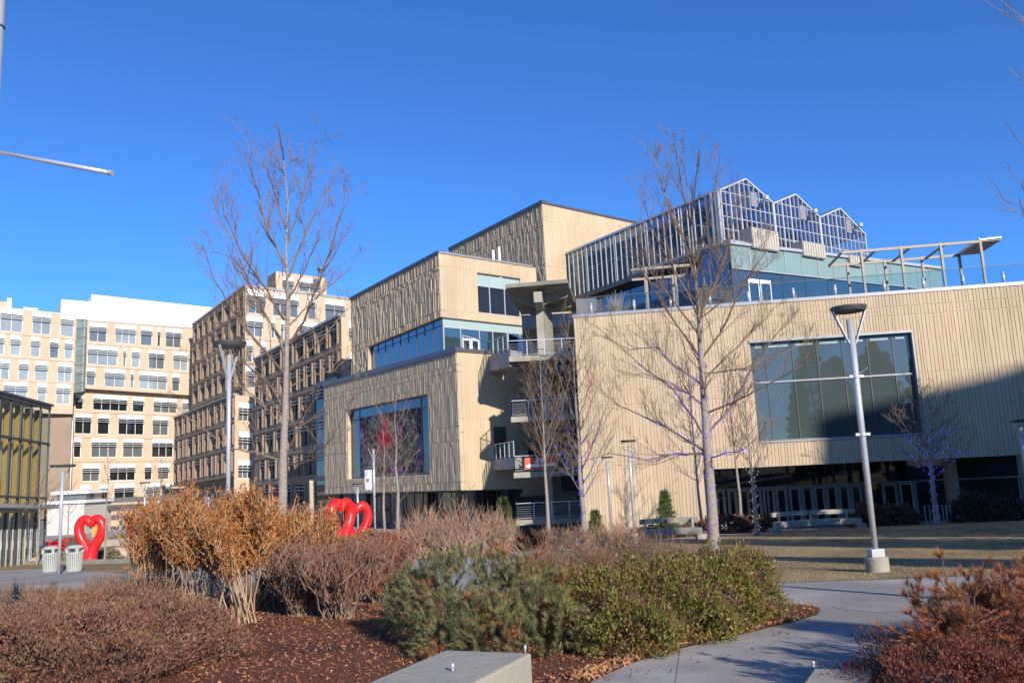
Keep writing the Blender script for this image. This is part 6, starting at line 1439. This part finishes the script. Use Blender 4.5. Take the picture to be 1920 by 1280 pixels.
V, F = scatter(NT[0], NT[1], P, D, RNG.uniform(.055, .085, len(P))); npmesh('needles', V, F, PINE, mg)
def tufts(t_, ells, n, m_, tpl, sz, name='needles', clus=14):
    cs = []
    for (c, r) in ells: P, D = ell(clus, c, r, .97); cs.append(P[P[:, 2] > 2.7 - .05 * P[:, 1] + .1])
    cs = np.concatenate(cs); idx = RNG.integers(0, len(cs), n); P = cs[idx] + RNG.normal(0, .05, (n, 3)); D = RNG.normal(0, .4, (n, 3)) + [.1, -.5, .5]
    V, F = scatter(tpl[0], tpl[1], P, D, RNG.uniform(*sz, n)); npmesh(name, V, F, m_, t_)
tufts(mg, [E(900, 8.9, .70, .62, 1.0), E(975, 8.6, .66, .58, .92), E(860, 8.5, .42, .42, .66)], 320, PINED, NT, (.08, .12), 'browned_needles', 9)
# mixed evergreen hedge on the right
LG = islandmat('small yellow green leaves', [(.085, .095, .022), (.15, .16, .035), (.24, .23, .05), (.21, .13, .045), (.32, .17, .07)], .5, .25, clump=3.5)
mound('evergreen_hedge', [E(1130, 8.9, .62, .6, .80), E(1230, 9.2, .65, .65, .86), E(1320, 9.7, .65, .65, .88), E(1390, 10.3, .5, .5, .82), E(1180, 8.2, .5, .4, .55), E(1290, 8.9, .5, .4, .55)], 'wide clipped olive-green shrub with reddish tips along the path', LG, 62000, (.016, .038), TWR, 14000, (.05, .14), shell=.74)
mound('twiggy_hedge', [E(1060, 10.8, .8, .7, .92), E(1190, 11.6, .9, .6, .95), E(1010, 10.2, .5, .5, .85)], 'reddish half-bare shrub behind the pine and olive shrub', islandmat('bronze leaves', [(.16, .11, .04), (.20, .10, .06), (.11, .09, .03), (.25, .14, .08)], .6, .2), 30000, (.014, .03), TWB, 9000, (.08, .2), shell=.6)
# pine on right with rusty needles
NT2 = needle_tpl(24, 1, .028, 3, .55)
RUST = islandmat('rusty pine needles', [(.20, .06, .03), (.34, .10, .045), (.46, .17, .07), (.16, .13, .05), (.40, .14, .06)], .6, .2, clump=5)
rp = shrub('pine_shrub', onground(1860, 1200, 5.9), 'sprawling pine shrub with rust-coloured needles at the right edge')
rg = random.Random(9); bs = onground(1905, 1230, 6.0); tips = []
ends = [(1705, 1112), (1730, 1165), (1700, 1190), (1765, 1090), (1790, 1125), (1745, 1130), (1815, 1085), (1800, 1160), (1850, 1098), (1760, 1160), (1725, 1205), (1880, 1092), (1910, 1090), (1830, 1120), (1870, 1125), (1770, 1190), (1900, 1130), (1810, 1190), (1850, 1170), (1940, 1080), (1960, 1120)]
mb = MB(); P = []; D = []
for i, (x, y) in enumerate(ends):
    T = at(x, y, 6.0 + rg.uniform(-.45, .35)); b = bs + Vector((rg.gauss(0, .12), rg.gauss(0, .1), 0)); mid = b.lerp(T, .5) + Vector((0, 0, -.05))
    mb.tube([b, mid, T], [.014, .009, .005], 5, cap=False)
    for f in np.linspace(.35, 1, 9):
        q = mid.lerp(T, (f - .5) * 2) if f > .5 else b.lerp(mid, f * 2); d = (T - mid).normalized()
        for _ in range(10): P.append(tuple(q + Vector((rg.gauss(0, .03), rg.gauss(0, .05), rg.gauss(0, .03))))); D.append((d.x + rg.gauss(0, .5), d.y + rg.gauss(0, .5), d.z + .3 + rg.gauss(0, .4)))
        if rg.random() < .8:
            s_ = q + Vector((rg.gauss(0, .09), rg.gauss(0, .09), abs(rg.gauss(0, .09)))); mb.tube([q, s_], [.005, .003], 4, cap=False)
            for _ in range(4): P.append(tuple(s_)); D.append(((s_ - q).x * 8 + rg.gauss(0, .3), rg.gauss(0, .5), .8))
mb.build('branches', M['bark2'], rp)
V, F = scatter(NT2[0], NT2[1], np.array(P), np.array(D), RNG.uniform(.045, .085, len(P))); npmesh('needles', V, F, RUST, rp)
mound('pine_shrub', [E(1930, 6.8, .8, .5, .78), E(1990, 5.9, .7, .6, .85), E(1850, 6.3, .45, .4, .55)], 'dense rusty mass of the second pine shrub at the right edge', RUST, 1500, (.06, .1), tpl=NT2, shell=.5, part='needles')

# small conifers and dark foundation planting
def conifer(px, ybase, ytop, Y, r, label, seed, cols=((.05, .09, .03), (.09, .13, .045), (.12, .15, .05))):
    rg = np.random.default_rng(seed); b = onground(px, ybase, Y); h = at(px, ytop, Y).z - b.z; t_ = thing('young_conifer', b, label, 'tree', 'young conifers near the museum')
    MB().tube([b, b + Vector((0, 0, h * .97))], [.06, .01], 7).build('trunk', M['bark2'], t_)
    n = 1500; f = rg.random(n); nl = 11; lay = np.floor(f * nl) / nl; a = rg.uniform(0, 6.283, n); q = rg.random(n) ** .6; rr = r * (1 - lay) ** .9 * q * (.7 + .3 * np.sin(a * 3 + lay * 20))
    z = b.z + h * (.08 + .9 * lay) + (rr * .15) + rg.normal(0, .04, n)
    pos = np.stack([b.x + rr * np.cos(a), b.y + rr * np.sin(a), z], 1); D = np.stack([np.cos(a), np.sin(a), np.full(n, .25)], 1) + rg.normal(0, .25, (n, 3))
    NTc = needle_tpl(8, 1, .05, 2, .8); V, F = scatter(NTc[0], NTc[1], pos, D, rg.uniform(.12, .24, n)); npmesh('crown', V, F, islandmat('conifer needles', list(cols), .7), t_)
conifer(1250, 985, 915, 42, .75, 'young conifer before the sunlit museum wall, left of the tallest lawn tree', 1)
conifer(1118, 1000, 955, 41, .5, 'smallest conifer beside the blue-lit tree near the wall corner', 2)
conifer(946, 1010, 928, 38, .8, 'bright green conifer left of the lowest stair landing', 3, ((.13, .16, .04), (.09, .13, .03), (.20, .21, .07)))
DK = islandmat('dark foliage', [(.05, .05, .03), (.09, .06, .04), (.035, .045, .025)], .8)
RB = islandmat('red brown foliage', [(.16, .07, .04), (.11, .05, .03), (.2, .1, .06)], .8)
GD = 'low planting along the museum front'
mound('low_shrub', [E(1375, 46, 2.0, .8, 1.0), E(1440, 45.6, 1.0, .6, .9)], 'dark low shrub bed before the doors, left of the curved bench', RB, 6000, (.08, .18), group=GD)
mound('low_shrub', [E(1650, 46, 1.3, .7, 1.2), E(1700, 46, 1.1, .7, 1.1)], 'dark low shrub bed right of the curved bench', RB, 6000, (.08, .18), group=GD)
mound('low_shrub', [E(1845, 45.5, 1.2, .8, 1.6), E(1905, 45, 1.5, .8, 1.2)], 'taller dark green shrub at the right end of the museum front', DK, 7000, (.08, .18), group=GD)
mound('low_shrub', [E(995, 36, 1.2, .8, .7), E(960, 35, .8, .6, .6)], 'rusty low juniper below the green conifer', RB, 6000, (.06, .14), group=GD)
mound('low_shrub', [E(1245, 43, 1.8, .6, .6)], 'low brown planting behind the left bench', RB, 3000, (.07, .15), group=GD)
mound('low_shrub', [E(700, 38, 1.6, .8, 1.1), E(770, 38, 1.4, .8, 1.0), E(650, 39, 1.0, .8, .9)], 'russet low hedge below the mural window', islandmat('russet far hedge', [(.28, .12, .04), (.2, .08, .03), (.34, .17, .07)], .8), 11000, (.05, .11), group=GD)
OG = islandmat('olive planter foliage', [(.14, .14, .06), (.20, .18, .09), (.09, .10, .04)], .8)
GP = 'olive shrubs in the planters on the left'
for px, Y, rx, h_, lb in ((190, 48, 1.1, .6, 'olive shrub behind the planter wall right of the red heart base'), (40, 49, 1.3, .7, 'olive shrub by the pavilion doors'), (225, 69, 1.6, .7, 'olive shrub on the farther planter wall'), (130, 69, 1.6, .7, 'olive shrub behind the bins on the farther planter'), (85, 49.5, .9, .8, 'olive shrub below the red fins')):
    mound('low_shrub', [E(px, Y, rx, .6, h_)], lb, OG, 2500, (.06, .13), group=GP)

# ================================================================== LIGHT
SUN_EL = 22.3; tx, ty = -.448, .894
az = math.atan2(-tx, -ty)    # compass azimuth of the sun (from +Y towards +X)
W = bpy.data.worlds.new('World'); S.world = W; W.use_nodes = True; nt = W.node_tree; bg = nt.nodes['Background']
sky = nt.nodes.new('ShaderNodeTexSky'); sky.sky_type = 'NISHITA'; sky.sun_disc = False; sky.sun_elevation = R(SUN_EL); sky.sun_rotation = az
sky.air_density = 1.0; sky.dust_density = 0.15; sky.ozone_density = 5.0; sky.altitude = 1600
mxs = nt.nodes.new('ShaderNodeMix'); mxs.data_type = 'RGBA'; mxs.blend_type = 'MULTIPLY'; mxs.inputs[0].default_value = 1
nt.links.new(sky.outputs[0], mxs.inputs[6]); mxs.inputs[7].default_value = (.53, .92, 1.36, 1)
nt.links.new(mxs.outputs[2], bg.inputs[0]); bg.inputs[1].default_value = .115
sl = bpy.data.lights.new('sun', 'SUN'); so = bpy.data.objects.new('sun', sl); C.objects.link(so); sl.energy = 4.9; sl.angle = R(.53); sl.color = (1.0, .91, .79)
c_ = math.cos(R(SUN_EL)); so.rotation_euler = Vector((-tx * c_, -ty * c_, math.sin(R(SUN_EL)))).to_track_quat('Z', 'Y').to_euler()
S.view_settings.view_transform = 'Standard'; S.view_settings.look = 'None'; S.view_settings.exposure = .38; S.view_settings.gamma = 1
S.cycles.max_bounces = 8; S.cycles.transparent_max_bounces = 24; S.cycles.use_denoising = True
